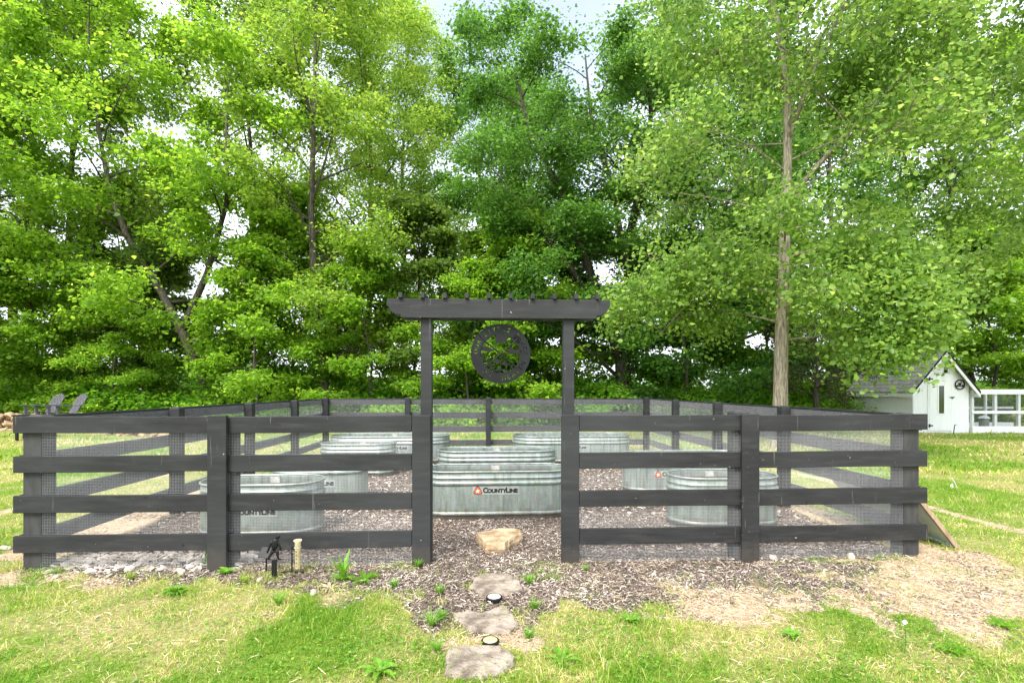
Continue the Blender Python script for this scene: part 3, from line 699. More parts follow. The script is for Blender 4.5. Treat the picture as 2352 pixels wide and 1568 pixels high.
def make_tank(hl, hw, loc, rz, label, H=.557, sticker=True, soil=.09, tagged=True, lz=.345, lx=0):
    t = thing('stock_tank', loc, label, 'metal tank', rz, 'galvanised tanks inside the fence')
    prof = [(-.012, -.06), (-.008, .0), (-.004, .03), (0, .045)]
    for i in range(7): a = math.pi*i/6; prof.append((.016*math.sin(a), .072-.022*math.cos(a)))
    prof += [(0, .10), (.001, .20), (.001, .30), (.001, .392)]
    for i in range(9): a = math.pi*i/8; prof.append((.021*math.sin(a), .425-.026*math.cos(a)))
    prof += [(.001, .458), (.001, .478), (.008, .483), (.008, .489), (.001, .494), (.001, H-.012), (.002, H), (-.003, H), (-.004, H-.02), (-.004, H-.06), (.0, .458), (.012, .425), (-.003, .39), (-.004, .1), (-.004, .05)]
    V, Fc = [], []; n = 34
    for off, z in prof: V += [(x, y, z) for x, y in stadium(hl, hw, off)]
    k = len(stadium(hl, hw))
    for i in range(len(prof)-1):
        for j in range(k): Fc.append((i*k+j, i*k+(j+1) % k, (i+1)*k+(j+1) % k, (i+1)*k+j))
    Fc.append(tuple((len(prof)-1)*k+j for j in range(k)))
    mb = MB(); mb.add(V, Fc); mb.build('body', M['galv'], t, smooth=True)
    mb = MB(); mb.tube([(x, y, H) for x, y in stadium(hl, hw, .004, 20)], .0125, 8, closed=True); mb.build('rim', M['galv'], t, smooth=True)
    ins = stadium(hl, hw, -.012); zs_ = H-soil; r_ = random.Random(int(abs(loc[0]*100+loc[1]*37)))
    vs = [(x, y, zs_) for x, y in ins]; fs = []
    for q, s in enumerate((.75, .5, .25)): vs += [(x*s, y*s, zs_+r_.uniform(-.015, .02)) for x, y in ins]
    vs.append((0, 0, zs_))
    for q in range(3): fs += [(q*k+j, q*k+(j+1) % k, (q+1)*k+(j+1) % k, (q+1)*k+j) for j in range(k)]
    fs += [(3*k+j, 3*k+(j+1) % k, 4*k) for j in range(k)]
    MB().add(vs, fs).build('soil', M['soil'], t, smooth=True)
    # vertical lap seam on the end wall
    MB().box(-.012, .012, -hw-.0035, -hw-.001, .11, .388, Matrix.Translation((hl*.55-.05, 0, 0))).build('seam', M['galv'], t)
    if tagged: MB().box(-.05, .05, hw-.009, hw-.006, H-.088, H-.01).build('inner_tag', M['white_tag'], t)
    if sticker:
        y = -hw-.003; z = lz
        s = MB().box(lx-.285, lx+.255, y-.001, y, z-.05, z+.05).build('sticker', M['sticker'], t)
        tri = []; c0 = (lx-.225, z-.006)
        for a in (90, 210, 330):
            for b in (-56, 0, 56): tri.append((c0[0]+.038*math.cos(R(a))+.019*math.cos(R(a+b)), c0[1]+.038*math.sin(R(a))+.019*math.sin(R(a+b))))
        MB().prism(tri[::-1], y-.003, y-.0012).build('emblem_border', M['ink'], s)
        MB().prism([(c0[0]+(a-c0[0])*.82, c0[1]+(b-c0[1])*.82) for a, b in tri][::-1], y-.0045, y-.0031).build('emblem', M['orange'], s)
        star = [(c0[0]+(.026 if i % 2 == 0 else .011)*math.cos(R(90+36*i)), c0[1]+(.026 if i % 2 == 0 else .011)*math.sin(R(90+36*i))) for i in range(10)]
        MB().prism(star[::-1], y-.006, y-.0046).build('star', M['white_ink'], s)
        rx = (R(90), 0, 0)
        text_obj('C', .080, M['ink'], s, (lx-.165, y-.0025, z-.026), rx, 'lettering', .004)
        text_obj('OUNTY', .060, M['ink'], s, (lx-.115, y-.0025, z-.026), rx, 'lettering', .004, 1.04)
        text_obj('L', .080, M['ink'], s, (lx+.098, y-.0025, z-.026), rx, 'lettering', .004)
        text_obj('INE', .060, M['ink'], s, (lx+.140, y-.0025, z-.026), rx, 'lettering', .004, 1.04)
    return t
make_tank(.885, .305, (-.19, 6.24, 0), TH+R(.8), 'long oval metal tank nearest the gateway, showing its whole orange sticker', soil=.075)
make_tank(.925, .315, (-.235, 8.14, 0), TH, 'long oval metal tank directly behind the one at the gateway', sticker=False, soil=.2)
make_tank(.61, .305, (-2.62, 5.41, 0), TH+R(1), 'short oval metal tank nearest the left front fence panel', soil=.16, lz=.292)
make_tank(.61, .305, (-2.58, 6.95, 0), TH+R(2), 'short oval metal tank second from the front in the left row', lz=.292)
make_tank(.65, .305, (-2.72, 9.1, 0), TH, 'short oval metal tank third back in the left row', sticker=False)
make_tank(1.22, .455, (-2.53, 10.7, 0), TH, 'big long metal tank at the back of the left row by the corner', lx=.17, lz=.335)
make_tank(1.22, .455, (1.24, 10.75, 0), TH, 'big long metal tank by the back fence, right of the gateway')
make_tank(.915, .305, (2.56, 7.65, 0), TH+R(1), 'long metal tank with orange sticker behind the short right-hand tank', tagged=False, lx=-.27, lz=.30)
make_tank(.60, .305, (2.36, 5.78, 0), TH, 'short oval metal tank without sticker nearest the right front panel', sticker=False, soil=.075)

# ------------------------------------------------------------ stepping stones, lights, ornaments
def slab(name, out_, z0, h, m, loc, label, cat, group=None, seed=1, top=None):
    r_ = random.Random(seed); n = len(out_)
    pts = []
    for i in range(n):                                  # subdivide the outline, jitter it
        a = out_[i]; b = out_[(i+1) % n]
        for k in range(3):
            t = k/3; pts.append((a[0]+(b[0]-a[0])*t+r_.uniform(-.008, .008), a[1]+(b[1]-a[1])*t+r_.uniform(-.008, .008)))
    n = len(pts); vs = []; fs = []
    for (s, z, j) in ((1.0, -.04, 0), (1.03, h*.35, .006), (.99, h*.85, .006), (.93, h, .004), (.6, h, .005), (.3, h*1.02, .005)):
        vs += [(x*s+r_.uniform(-j, j), y*s+r_.uniform(-j, j), z+r_.uniform(-j, j)*.7) for x, y in pts]
    vs.append((0, 0, h))
    for q in range(5): fs += [(q*n+i, q*n+(i+1) % n, (q+1)*n+(i+1) % n, (q+1)*n+i) for i in range(n)]
    fs += [(5*n+i, 5*n+(i+1) % n, 6*n) for i in range(n)]
    mb = MB(); mb.add(vs, fs); o = mb.build(name, m); o.location = (loc[0], loc[1], gzf(*loc)+z0)
    tag(o, label, cat, group); recalc(o); return o
def px_outline(pts, h=.03):
    w = [((x-1176)/1176*((CH-h)*1176/(y-893)), (CH-h)*1176/(y-893)) for x, y in pts]
    cx = sum(a for a, b in w)/len(w); cy = sum(b for a, b in w)/len(w)
    w = [(a-cx, b-cy) for a, b in w][::-1]; return w, (cx, cy)
o1, l1 = px_outline([(1078, 1345), (1092, 1322), (1120, 1315), (1165, 1316), (1195, 1332), (1198, 1350), (1160, 1362), (1105, 1366)])
slab('stepping_stone', o1, .0, .03, M['stone_grey'], l1, 'rounded grey stepping stone just outside the gateway', 'stepping stone', 'stepping stones leading to the gateway', 1)
o1, l1 = px_outline([(1040, 1408), (1075, 1402), (1110, 1408), (1135, 1395), (1160, 1388), (1175, 1405), (1190, 1428), (1172, 1447), (1120, 1448), (1072, 1440)])
slab('stepping_stone', o1, .0, .03, M['stone_grey'], l1, 'jagged grey stepping stone between the two disc lights', 'stepping stone', 'stepping stones leading to the gateway', 2)
o1, l1 = px_outline([(1022, 1505), (1035, 1486), (1090, 1483), (1150, 1486), (1178, 1500), (1180, 1522), (1140, 1548), (1070, 1552), (1024, 1545)])
slab('stepping_stone', o1, .0, .035, M['stone_grey'], l1, 'squarish stepping stone nearest the camera, cut by no shadow', 'stepping stone', 'stepping stones leading to the gateway', 3)['label'] = 'squarish brown grey stepping stone nearest the camera'
o1, l1 = px_outline([(1093, 1222), (1130, 1218), (1150, 1212), (1196, 1216), (1198, 1226), (1170, 1242), (1158, 1248), (1118, 1249)], .09)
slab('rock', o1, .01, .085, M['stone_tan'], l1, 'thick tan rock on the mulch between gateway and tank', 'rock', None, 4)
def disc_light(px, py, r_, lens, label):
    d = (CH-.03)*1176/(py-893); x = gx(px, d)
    t = thing('disc_light', (x, d, gzf(x, d)), label, 'garden light', 0, 'solar disc lights along the stepping stones')
    MB().lathe([(r_*.95, -.02), (r_, .008), (r_, .026), (r_*.96, .032), (r_*.84, .033), (r_*.83, .028), (.001, .028)], 32).build('housing', M['black_metal'], t, smooth=False, bevel=.001)
    MB().lathe([(r_*.82, .0285), (r_*.80, .033), (r_*.5, .036), (.002, .037)], 32).build('lens', lens, t, smooth=True)
disc_light(1135, 1371, .058, M['lens_white'], 'round black rimmed solar light with white lens beside the rounded stone')
disc_light(1126, 1469, .053, M['lens_yellow'], 'round black solar light with yellowed lens behind the nearest stone')

# ape-man stake ornament
gxx, gyy = gx(630, 4.10), 4.10
t = thing('garden_stake', (gxx, gyy, gzf(gxx, gyy)), 'black striding ape-man silhouette on a short post by the fence', 'garden ornament', R(4))
MB().box(-.018, .018, -.012, .012, -.06, .15).build('post', M['black_metal'], t, bevel=.002)
fm = MB()
for pts_, rad in (([(.0, .225), (.004, .26), (.008, .30), (.014, .318)], [.021, .024, .029, .018]),          # trunk
                  ([(.016, .315), (.026, .330), (.034, .336), (.040, .326)], [.012, .016, .016, .008]),        # head, thrust forward
                  ([(-.008, .305), (-.030, .275), (-.040, .245), (-.056, .205)], [.013, .0105, .009, .007]),  # rear arm
                  ([(.020, .30), (.036, .272), (.046, .250), (.052, .222)], [.012, .010, .008, .007]),        # front arm
                  ([(-.004, .235), (-.018, .205), (-.036, .178), (-.050, .156)], [.018, .014, .010, .008]),   # rear leg
                  ([(-.050, .156), (-.030, .152)], [.007, .005]),
                  ([(.006, .232), (.026, .205), (.026, .178), (.034, .153)], [.018, .014, .010, .008]),       # front leg
                  ([(.028, .153), (.054, .152)], [.007, .005])):
    fm.tube([(a, 0, b) for a, b in pts_], rad, 8)
fm.v = [(x_, y_*.45, z_) for x_, y_, z_ in fm.v]
fm.build('figure', M['black_metal'], t, smooth=True)
# rain gauge
gxx, gyy = gx(684, 4.2), 4.2; z0 = gzf(gxx, gyy)
t = thing('rain_gauge', (gxx, gyy, z0), 'yellowed tube rain gauge with black stake in front of the bottom rail', 'rain gauge')
MB().lathe([(.018, .045), (.020, .05), (.024, .262), (.033, .272), (.033, .28), (.027, .281), (.021, .268), (.017, .06)], 20).build('tube', M['gauge'], t, smooth=True)
mb = MB(); mb.box(-.052, -.044, -.004, .004, -.05, .225); mb.box(-.13, .05, -.004, .004, .012, .02); mb.box(-.046, -.02, -.003, .003, .20, .208)
mb.build('stake', M['black_metal'], t)
MB().tube([(.027*math.cos(a*.5236), .027*math.sin(a*.5236), .218) for a in range(12)], .003, 6, closed=True).build('bracket_ring', M['white_tag'], t)
for k in range(6): text_obj(str(6-k), .016, M['ink'], t, (-.006, -.026, .215-.03*k), (R(90), 0, 0), 'scale_number', .0006)
# small solar panel behind the stake
gxx, gyy = gx(604, 4.24), 4.24
t = thing('solar_spotlight', (gxx+.02, gyy, gzf(gxx, gyy)), 'small dark solar panel tilted on a spike behind the ape-man ornament', 'garden light', R(-15))
MB().box(-.05, .05, -.006, .006, -.045, .045, Matrix.Translation((0, 0, .165)) @ Euler((R(-38), 0, 0)).to_matrix().to_4x4()).build('panel', M['post'], t, bevel=.002)
MB().tube([(0, .01, -.05), (0, .01, .15)], .006, 8).build('spike', M['black_metal'], t)

# panel leaning on the right side of the fence
t = thing('leaning_panel', (4.05, 5.45, 0), 'pale framed panel leaning outside the right side of the fence', 'panel', R(2.2))
ang = math.atan2(.52, .42); Lp = .68
Mx = Matrix.Translation((.17, 0, 0)) @ Euler((0, -(math.pi-ang)+math.pi, 0)).to_matrix().to_4x4()
def pl(x0, x1, y0, y1, z0, z1, name, m): MB().box(x0, x1, y0, y1, z0, z1, Matrix.Translation((.17, 0, .0)) @ Matrix.Rotation(math.pi+ang, 4, 'Y')).build(name, m, t, bevel=.003)
pl(0, Lp, -.60, -.57, -.02, .02, 'frame_board', M['wood_tan']); pl(0, Lp, .60, .65, -.03, .03, 'frame_board', M['white_paint'])
pl(Lp-.045, Lp-.001, -.568, .598, -.026, .026, 'frame_board', M['white_paint']); pl(0.001, .045, -.568, .598, -.026, .026, 'frame_board', M['white_paint'])
pl(.046, Lp-.046, -.568, .598, -.008, .008, 'infill', M['panel'])

# pale stones in the mulch on the right
r = random.Random(12)
SP = [(1775, 1283, .07, 'pale flat stone in the mulch just right of the right middle post, nearer the front'),
      (1835, 1272, .06, 'middle pale stone of those behind the panel right of the right middle post'),
      (1955, 1282, .06, 'wide pale stone in the mulch nearest the right corner post'),
      (1640, 1255, .04, 'small pale stone in the mulch just left of the right middle post'),
      (1830, 1190, .05, 'pale stone in the mulch right of the short oval tank, above the bottom rail'),
      (1560, 1262, .035, 'small pale stone left of centre behind the right front panel, under the bottom rail'),
      (1500, 1258, .04, 'pale stone in the mulch halfway between the right gate post and middle post'),
      (598, 1335, .045, 'flat pale stone on bare soil beside the black ape-man stake'),
      (720, 1366, .05, 'flat pale stone on bare soil below the tall toothed weed'),
      (15, 1262, .07, 'pale rock in the grass at the left edge, left one of two'),
      (52, 1248, .06, 'pale rock in the grass just outside the left corner post')]
for i, (px, py, s, lb) in enumerate(SP):
    d = CH*1176/(py-893); x = gx(px, d)
    o = rocks('stone', [(0, 0, .012, s, s*.6, s*.28)], M['stone_pale'], 40+i); o.location = (x, d, gzf(x, d)+.006)
    tag(o, lb, 'stone', 'pale stones around the fence')
d = 7.75; x = gx(2190, d); mb = MB()
mb.add([(-.04, 0, .0), (.02, .02, .01), (-.01, .0, .07), (-.035, .01, .05)], [(0, 1, 2, 3)]); mb.tube([(-.02, 0, .16), (.03, .01, .08), (.08, .02, .0)], .005, 5)
o = mb.build('plastic_scrap', M['white_ink']); o.location = (x, d, gzf(x, d)+.01); tag(o, 'small crumpled white scrap lying in the lawn right of the fence', 'litter')

# ------------------------------------------------------------ weeds standing on their own
def blade_leaf(mb, base, az_, L_, w, rise, curl, lobes=0, n=8):
    b = Vector(base); d = Vector((math.cos(az_), math.sin(az_), 0)); s = Vector((-math.sin(az_), math.cos(az_), 0)); i0 = len(mb.v)
    for i in range(n+1):
        t_ = i/n; el = rise-curl*t_*t_
        c = b+d*(L_*t_*math.cos(rise-curl*t_*.5))+Vector((0, 0, L_*t_*math.sin(el*.5+rise*.5)))
        wd = w*math.sin(math.pi*min(1, .08+.92*t_)**.8)*(1 if not lobes else (.55+.45*((i % 2)*1.0)))
        wd = max(wd, .002)
        for q in (-1, 0, 1): mb.v.append(tuple(c+s*q*wd*.5+Vector((0, 0, abs(q)*wd*.22))))
    for i in range(n):
        for q in (0, 1): mb.f.append((i0+i*3+q, i0+i*3+q+1, i0+(i+1)*3+q+1, i0+(i+1)*3+q))
def weed(px, py, spec, label, mtl, name='weed', cat='weed'):
    d = CH*1176/(py-893); x = gx(px, d); mb = MB(); r_ = random.Random(px)
    for (cnt, L_, w, rise, curl, lobes) in spec:
        for k in range(cnt): blade_leaf(mb, (r_.uniform(-.01, .01), r_.uniform(-.01, .01), 0), 6.283*(k+r_.random()*.6)/cnt, L_*r_.uniform(.75, 1.1), w*r_.uniform(.8, 1.15), rise*r_.uniform(.85, 1.1), curl*r_.uniform(.8, 1.2), lobes, 12 if lobes else 8)
    o = mb.build(name, mtl); o.location = (x, d, gzf(x, d)+.003)
    a = o.data.attributes.new('tint', 'FLOAT', 'FACE'); a.data.foreach_set('value', [min(1, max(0, r_.gauss(.45, .12))) for _ in o.data.polygons])
    return tag(o, label, cat)
weed(786, 1334, [(6, .23, .05, 1.3, .5, 1), (8, .13, .04, .7, .9, 1)], 'tall upright weed with toothed leaves by the left front panel', M['weed'])
weed(836, 1336, [(6, .16, .06, .5, .8, 1)], 'dark broad leaved dock weed right of the tall toothed weed', M['leaf_under'])
weed(755, 1352, [(8, .11, .028, .3, .4, 1)], 'pale withered rosette of lobed leaves below the tall weed', M['straw'])
weed(402, 1362, [(40, .10, .03, .7, .9, 1), (26, .07, .03, 1.2, .7, 1)], 'bright green parsley-like clump on bare soil at the left', M['weed'])
weed(520, 1318, [(10, .09, .04, .8, .8, 0)], 'small leafy weed at the foot of the left middle post', M['weed'])
weed(470, 1300, [(4, .20, .03, 1.4, .3, 1), (4, .1, .03, .6, .5, 1)], 'thin upright weed left of the left middle post', M['weed'])
weed(1215, 1345, [(40, .10, .006, 1.2, .5, 0)], 'bright grass tuft right of the rounded stepping stone', M['weed'], 'grass_tuft', 'grass tuft')
weed(960, 1305, [(46, .09, .006, 1.15, .6, 0)], 'grass tuft at the foot of the left gate post', M['weed'], 'grass_tuft', 'grass tuft')
weed(1345, 1312, [(26, .07, .006, 1.15, .6, 0)], 'small grass tuft at the foot of the right gate post', M['weed'], 'grass_tuft', 'grass tuft')
weed(640, 1392, [(40, .11, .006, 1.2, .6, 0)], 'grass tuft in front of the ape-man ornament', M['weed'], 'grass_tuft', 'grass tuft')
weed(1290, 1520, [(9, .13, .035, .55, .8, 1)], 'dandelion rosette right of the nearest stepping stone', M['weed'])
weed(870, 1545, [(7, .13, .05, .6, .8, 0)], 'broad leaved weed in the lawn left of the nearest stepping stone', M['weed'])
weed(2190, 1500, [(11, .13, .035, .6, .8, 1)], 'dark leafy weed in the lawn at the lower right', M['leaf_under'])
weed(2300, 1440, [(12, .12, .04, .6, .8, 1)], 'leafy weed at the sand edge on the far right', M['leaf_under'])
weed(1450, 1428, [(14, .09, .03, .8, .8, 1)], 'low green weed at the mulch edge right of the gateway', M['weed'])
weed(990, 1440, [(24, .15, .008, 1.1, .9, 0)], 'long bladed grass tuft left of the jagged stone', M['weed'], 'grass_tuft', 'grass tuft')
weed(1820, 1462, [(12, .10, .03, .7, .8, 1)], 'green leafy weed at the sand edge below the right middle post', M['weed'])
for px, py, lb in ((905, 1350, 'small grass tuft on the mulch left of the rounded stone, nearest the dock weed'), (1010, 1365, 'bright grass tuft on the mulch beside the rounded stepping stone, left'),
                   (1228, 1400, 'grass tuft between the rounded and the jagged stone, right side'), (1015, 1425, 'grass tuft touching the left end of the jagged stone'),
                   (1215, 1470, 'grass tuft right of the front disc light'), (560, 1340, 'yellowish grass tuft left of the black ape-man stake'),
                   (300, 1330, 'grass tuft on bare soil below the rubble, left half'), (1005, 1500, 'grass tuft touching the left edge of the nearest stone')):
    weed(px, py, [(38, .085, .0055, 1.2, .6, 0), (14, .06, .006, .8, .6, 0)], lb, M['grass'] if px in (560, 300) else M['weed'], 'grass_tuft', 'grass tuft')
d = 2.95; x = gx(2078, d)
t = thing('dandelion', (x, d, gzf(x, d)), 'single dandelion seed head on a tall thin stem in the lawn', 'flower')
MB().tube([(0, 0, 0), (.006, 0, .08), (.0, 0, .17)], .002, 6).build('stem', M['weed'], t)
me = bpy.data.meshes.new('seed_head'); bm = bmesh.new(); bmesh.ops.create_icosphere(bm, subdivisions=2, radius=.013)
for v_ in bm.verts: v_.co *= random.uniform(.75, 1.15)
bm.to_mesh(me); bm.free(); me.materials.append(M['white_ink']); o = np_obj('seed_head', me, t); o.location = (0, 0, .178)

# ------------------------------------------------------------ chicken coop and run
cx0, cx1, cy0, cy1 = 13.95, 15.88, 17.8, 20.85; ez, rz_ = 1.60, 2.78; xm = (cx0+cx1)/2
coop = thing('chicken_coop', (xm, cy0, 0), 'small white gabled chicken coop with grey shingle roof and narrow door', 'coop')
hx = (cx1-cx0)/2; dp = cy1-cy0
MB().prism([(-hx, -.1), (hx, -.1), (hx, ez), (0, rz_-.06), (-hx, ez)], 0, dp).build('wall', M['white_paint'], coop)
ov = .2; sl_ = (rz_-ez)/hx; n_ = math.hypot(1, sl_)
for s in (-1, 1):
    e = s*(hx+ov); ze = rz_-sl_*(hx+ov)
    prof = [(0, rz_), (e, ze), (e, ze+.045*n_), (0, rz_+.045*n_)]
    o = MB().prism(prof if s > 0 else prof[::-1], -.24, dp+.2).build('roof', M['shingle'], coop); recalc(o)
    prof = [(0, rz_-.085*n_), (e, ze-.085*n_), (e, ze-.004), (0, rz_-.004)]
    o = MB().prism(prof if s > 0 else prof[::-1], -.235, -.20).build('barge_board', M['white_paint'], coop); recalc(o)
    MB().box(min(e, e-s*.02), max(e, e-s*.02), -.19, dp+.19, ze-.12, ze-.004).build('fascia', M['white_paint'], coop)
    prof = [(0, rz_-.003), (e, ze-.003), (e, ze+.05*n_), (0, rz_+.05*n_)]
    o = MB().prism(prof if s > 0 else prof[::-1], -.25, -.236).build('drip_edge', M['black_metal'], coop); recalc(o)
def cpx(px, d=17.8): return gx(px, d)-xm
def cpz(py, d=17.8): return CH-(py-893)/1176*d
dx0, dx1, dz0, dz1 = cpx(2134), cpx(2183), .07, cpz(858)
door = MB().box(dx0, dx1, -.035, -.002, dz0, dz1).build('door', M['white_paint'], coop, bevel=.004)
mb = MB(); a = .055
mb.box(dx0-a, dx0-.006, -.03, -.003, .02, dz1+.02); mb.box(dx1+.006, dx1+a, -.03, -.003, .02, dz1+.02); mb.box(dx0-a-.1, dx1+a+.1, -.034, -.003, dz1+.022, dz1+.1)
mb.build('door_trim', M['white_paint'], coop)
wf = MB(); wx0, wx1, wz0, wz1 = cpx(2154), cpx(2166), cpz(949), cpz(886)
wf.box(wx0-.04, wx0, -.05, -.036, wz0-.04, wz1+.04); wf.box(wx1, wx1+.04, -.05, -.036, wz0-.04, wz1+.04); wf.box(wx0, wx1, -.049, -.036, wz0-.04, wz0); wf.box(wx0, wx1, -.049, -.036, wz1, wz1+.04)
wf.build('window_frame', M['white_paint'], door)
MB().box(wx0, wx1, -.041, -.037, wz0, wz1).build('pane', M['glass'], door)
for py in (870, 977): MB().box(cpx(2133)-.03, cpx(2133)+.12, -.046, -.036, cpz(py)-.02, cpz(py)+.02).box(cpx(2133)-.03, cpx(2133)+.02, -.048, -.046, cpz(py)-.06, cpz(py)+.06).build('hinge', M['black_metal'], door)
MB().box(cpx(2181)-.03, cpx(2181)+.14, -.052, -.036, cpz(912)-.015, cpz(912)+.015).box(cpx(2181)+.04, cpx(2181)+.08, -.06, -.052, cpz(912)-.05, cpz(912)).build('latch', M['black_metal'], door)
mb = MB(); bx, bz = cpx(2170), cpz(845)
mb.tube([(bx+.2, -.21, bz+.0), (bx+.02, -.23, bz+.02), (bx-.12, -.25, bz-.01)], .012, 6); mb.tube([(bx+.15, -.22, bz+.02), (bx+.05, -.22, bz+.14), (bx-.05, -.22, bz+.17), (bx-.12, -.22, bz+.1), (bx-.15, -.22, bz-.05)], .012, 6)
mb.build('lamp_bracket', M['black_metal'], coop)
MB().lathe([(.02, .1), (.05, .07), (.06, .0), (.04, -.05), (.01, -.07)], 12, Matrix.Translation((bx-.15, -.22, bz-.12))).build('lamp', M['black_metal'], coop, smooth=True)
mb = MB(); mb.box(-hx-.012, -hx, .06, dp-.06, .0, 1.45)
mb.box(-hx-.02, -hx-.0125, .0, .07, 0, 1.47); mb.box(-hx-.02, -hx-.0125, dp-.07, dp, 0, 1.47); mb.build('side_panel', M['white_paint'], coop)
# round rooster sign on the gable
sx_, sz_ = gx(2203, 17.8), cpz(883)
cs = thing('rooster_sign', (sx_, 17.765, sz_), 'small round black rooster sign on the coop gable', 'sign')
plate('ring', [circle(.178, 40), circle(.142, 40)], .012, M['black_metal'], cs, (0, 0, 0), (R(90), 0, 0))
mb = MB()
mb.prism([(-.07, .09), (-.045, .05), (-.015, .06), (.0, .03), (.03, .05), (.035, .1), (.05, .105), (.045, .06), (.05, .02), (.02, -.02), (.01, -.05), (-.01, -.05), (-.02, -.02), (-.05, .02)], -.005, .005)
mb.prism([(-.13, -.03), (-.09, .0), (-.05, -.04), (.0, -.06), (.05, -.04), (.1, .0), (.13, -.03), (.11, -.07), (-.11, -.07)], -.005, .005)
o = mb.build('rooster', M['black_metal'], cs); recalc(o)
# run
rx0, rx1 = 15.98, 19.6
run = thing('chicken_run', (rx0, 17.8, 0), 'white framed wire chicken run joined to the coop', 'chicken run')
Lr = rx1-rx0; Hr = 1.50; D_ = 2.2
def fr(name, *b): MB().box(*b).build(name, M['white_paint'], run, bevel=.004)
fr('base_board', 0, Lr, -.04, 0, -.05, .22); fr('base_board', 0, Lr, D_, D_+.04, -.05, .22)
fr('top_rail', 0, Lr, -.05, -.002, Hr-.17, Hr); fr('top_rail', 0, Lr, D_, D_+.05, Hr-.10, Hr)
for i, xp in enumerate([.04, .84, 1.66, 2.48, 3.3]):
    fr('post', xp-.04, xp+.05, .0, .09, .0, Hr-.0); 
    if i % 2: fr('post', xp-.04, xp+.02, D_-.09, D_-.002, .0, Hr)
fr('middle_rail', 0.0, Lr, -.03, -.002, .66, .76); fr('middle_rail', 0, Lr, D_+.002, D_+.03, .74, .83)
def rwire(y, p0, p1, z0, z1, sp=.028, w=.0013):
    mb = MB(); k = int((p1-p0)/sp)
    for i in range(k): x_ = p0+i*sp; mb.box(x_-w, x_+w, y-w, y+w, z0, z1)
    for i in range(int((z1-z0)/sp)): z_ = z0+i*sp; mb.box(p0, p1, y-w, y+w, z_-w, z_+w)
    mb.build('wire_mesh', M['wire_dark'], run)
rwire(-.0, .0, Lr, .22, Hr-.17); rwire(D_+.001, 0, Lr, .22, Hr-.1)
fx_ = gx(2260, 18.7)
t = thing('feeder', (fx_, 18.7, .0), 'white domed poultry feeder standing inside the wire run', 'feeder')
MB().lathe([(.17, .08), (.19, .1), (.19, .14), (.15, .15), (.14, .42), (.17, .44)], 20).build('drum', M['galv'], t, smooth=False)
MB().lathe([(.18, .442), (.12, .52), (.02, .55)], 20).build('lid', M['white_paint'], t)
MB().lathe([(.14, -.02), (.14, .078)], 20).build('base', M['stone_grey'], t)
sx_ = gx(2190, 17.4)
t = MB().tube([(0, 0, -.05), (.03, 0, .22), (.05, 0, .30), (.09, 0, .30)], .015, 6).build('metal_crook', M['black_metal']); t.location = (sx_, 17.4, 0)
tag(t, 'short black metal crook stuck in the ground before the coop', 'garden stake')

# ------------------------------------------------------------ chairs and stone bank on the left
M['chair'] = noisy('grey_chair_paint', (.06, .06, .07), (.13, .13, .15), 4, .5, vs=(5, 5, 1))
def deck_chair(x, y, z, rz, label):
    t = thing('garden_chair', (x, y, z), label, 'chair', rz, 'slatted garden chairs by the stone bank')
    m = M['chair']                       # faces local -Y
    Mb = Matrix.Translation((0, .22, .32)) @ Matrix.Rotation(R(-28), 4, 'X')
    for i in range(6):
        k = i-2.5; h = .80-.018*k*k; a = k*R(1.8)
        MB().box(-.045, .045, -.01, .01, 0, h, Mb @ Matrix.Translation((k*.096, 0, 0)) @ Matrix.Rotation(a, 4, 'Y')).build('back_slat', m, t, bevel=.003)
    mb = MB(); mb.box(-.28, .28, .012, .035, .12, .19, Mb); mb.box(-.27, .27, .012, .035, .5, .56, Mb); mb.build('back_brace', m, t)
    Ms = Matrix.Translation((0, -.30, .40)) @ Matrix.Rotation(R(-9), 4, 'X')
    mb = MB()
    for i in range(6): mb.box(-.27, .27, i*.093, i*.093+.08, 0, .02, Ms)
    mb.build('seat', m, t)
    for s in (-1, 1):
        MB().box(s*.30-.02, s*.30+.02, -.36, -.27, -.02, .60).build('leg', m, t)
        MB().prism([(-.30, .28), (-.30, .38), (.50, .0), (.50, -.0), (.42, -.01)], s*.275-.015, s*.275+.015, 'x').build('leg', m, t)
        MB().box(s*.33-.07, s*.33+.07, -.44, .36, .602, .625).build('armrest', m, t, bevel=.003)
    for c in t.children: recalc(c)
    return t
def chz(x, y): return gzf(x, y)
deck_chair(gx(96, 18.3), 18.3, chz(-16.4, 18.3), R(-20), 'grey slatted garden chair farther left, its arms crossing in view').__setitem__('label', 'left one of two grey slatted garden chairs beyond the fence corner')
deck_chair(gx(148, 18.0), 18.0, chz(-15.4, 18), R(-26), 'right one of two grey slatted garden chairs beyond the fence corner')
x = gx(66, 15.0)
t = thing('side_table', (x, 15.0, gzf(x, 15)), 'small dark side table half hidden by the left end of the top rail', 'table', R(12))
MB().box(-.3, .3, -.22, .22, .70, .74).build('table_top', M['black_metal'], t, bevel=.004)
MB().prism([(-.28, .70), (.28, .70), (.16, .50), (-.16, .50)], -.2, .2).build('apron', M['black_metal'], t)
for a in (-.2, .2):
    for b in (-.15, .15): MB().box(a-.03, a+.03, b-.03, b+.03, -.02, .56).build('leg', M['black_metal'], t)
pts = []; r = random.Random(9)
for i in range(300):
    x = r.uniform(-20, -9.5); hmax = np.interp(x, [-20, -14.5, -13.6, -9.5], [.66, .62, .30, .12]); z = r.random()*hmax
    pts.append((x, 16.2+r.gauss(0, .12)+z*.35, z+.03, r.uniform(.12, .32), r.uniform(.12, .2), r.uniform(.04, .08)))
tag(rocks('stone_bank', pts, M['stone_tan'], 77), 'low bank of stacked tan stones at the left edge', 'stone bank')

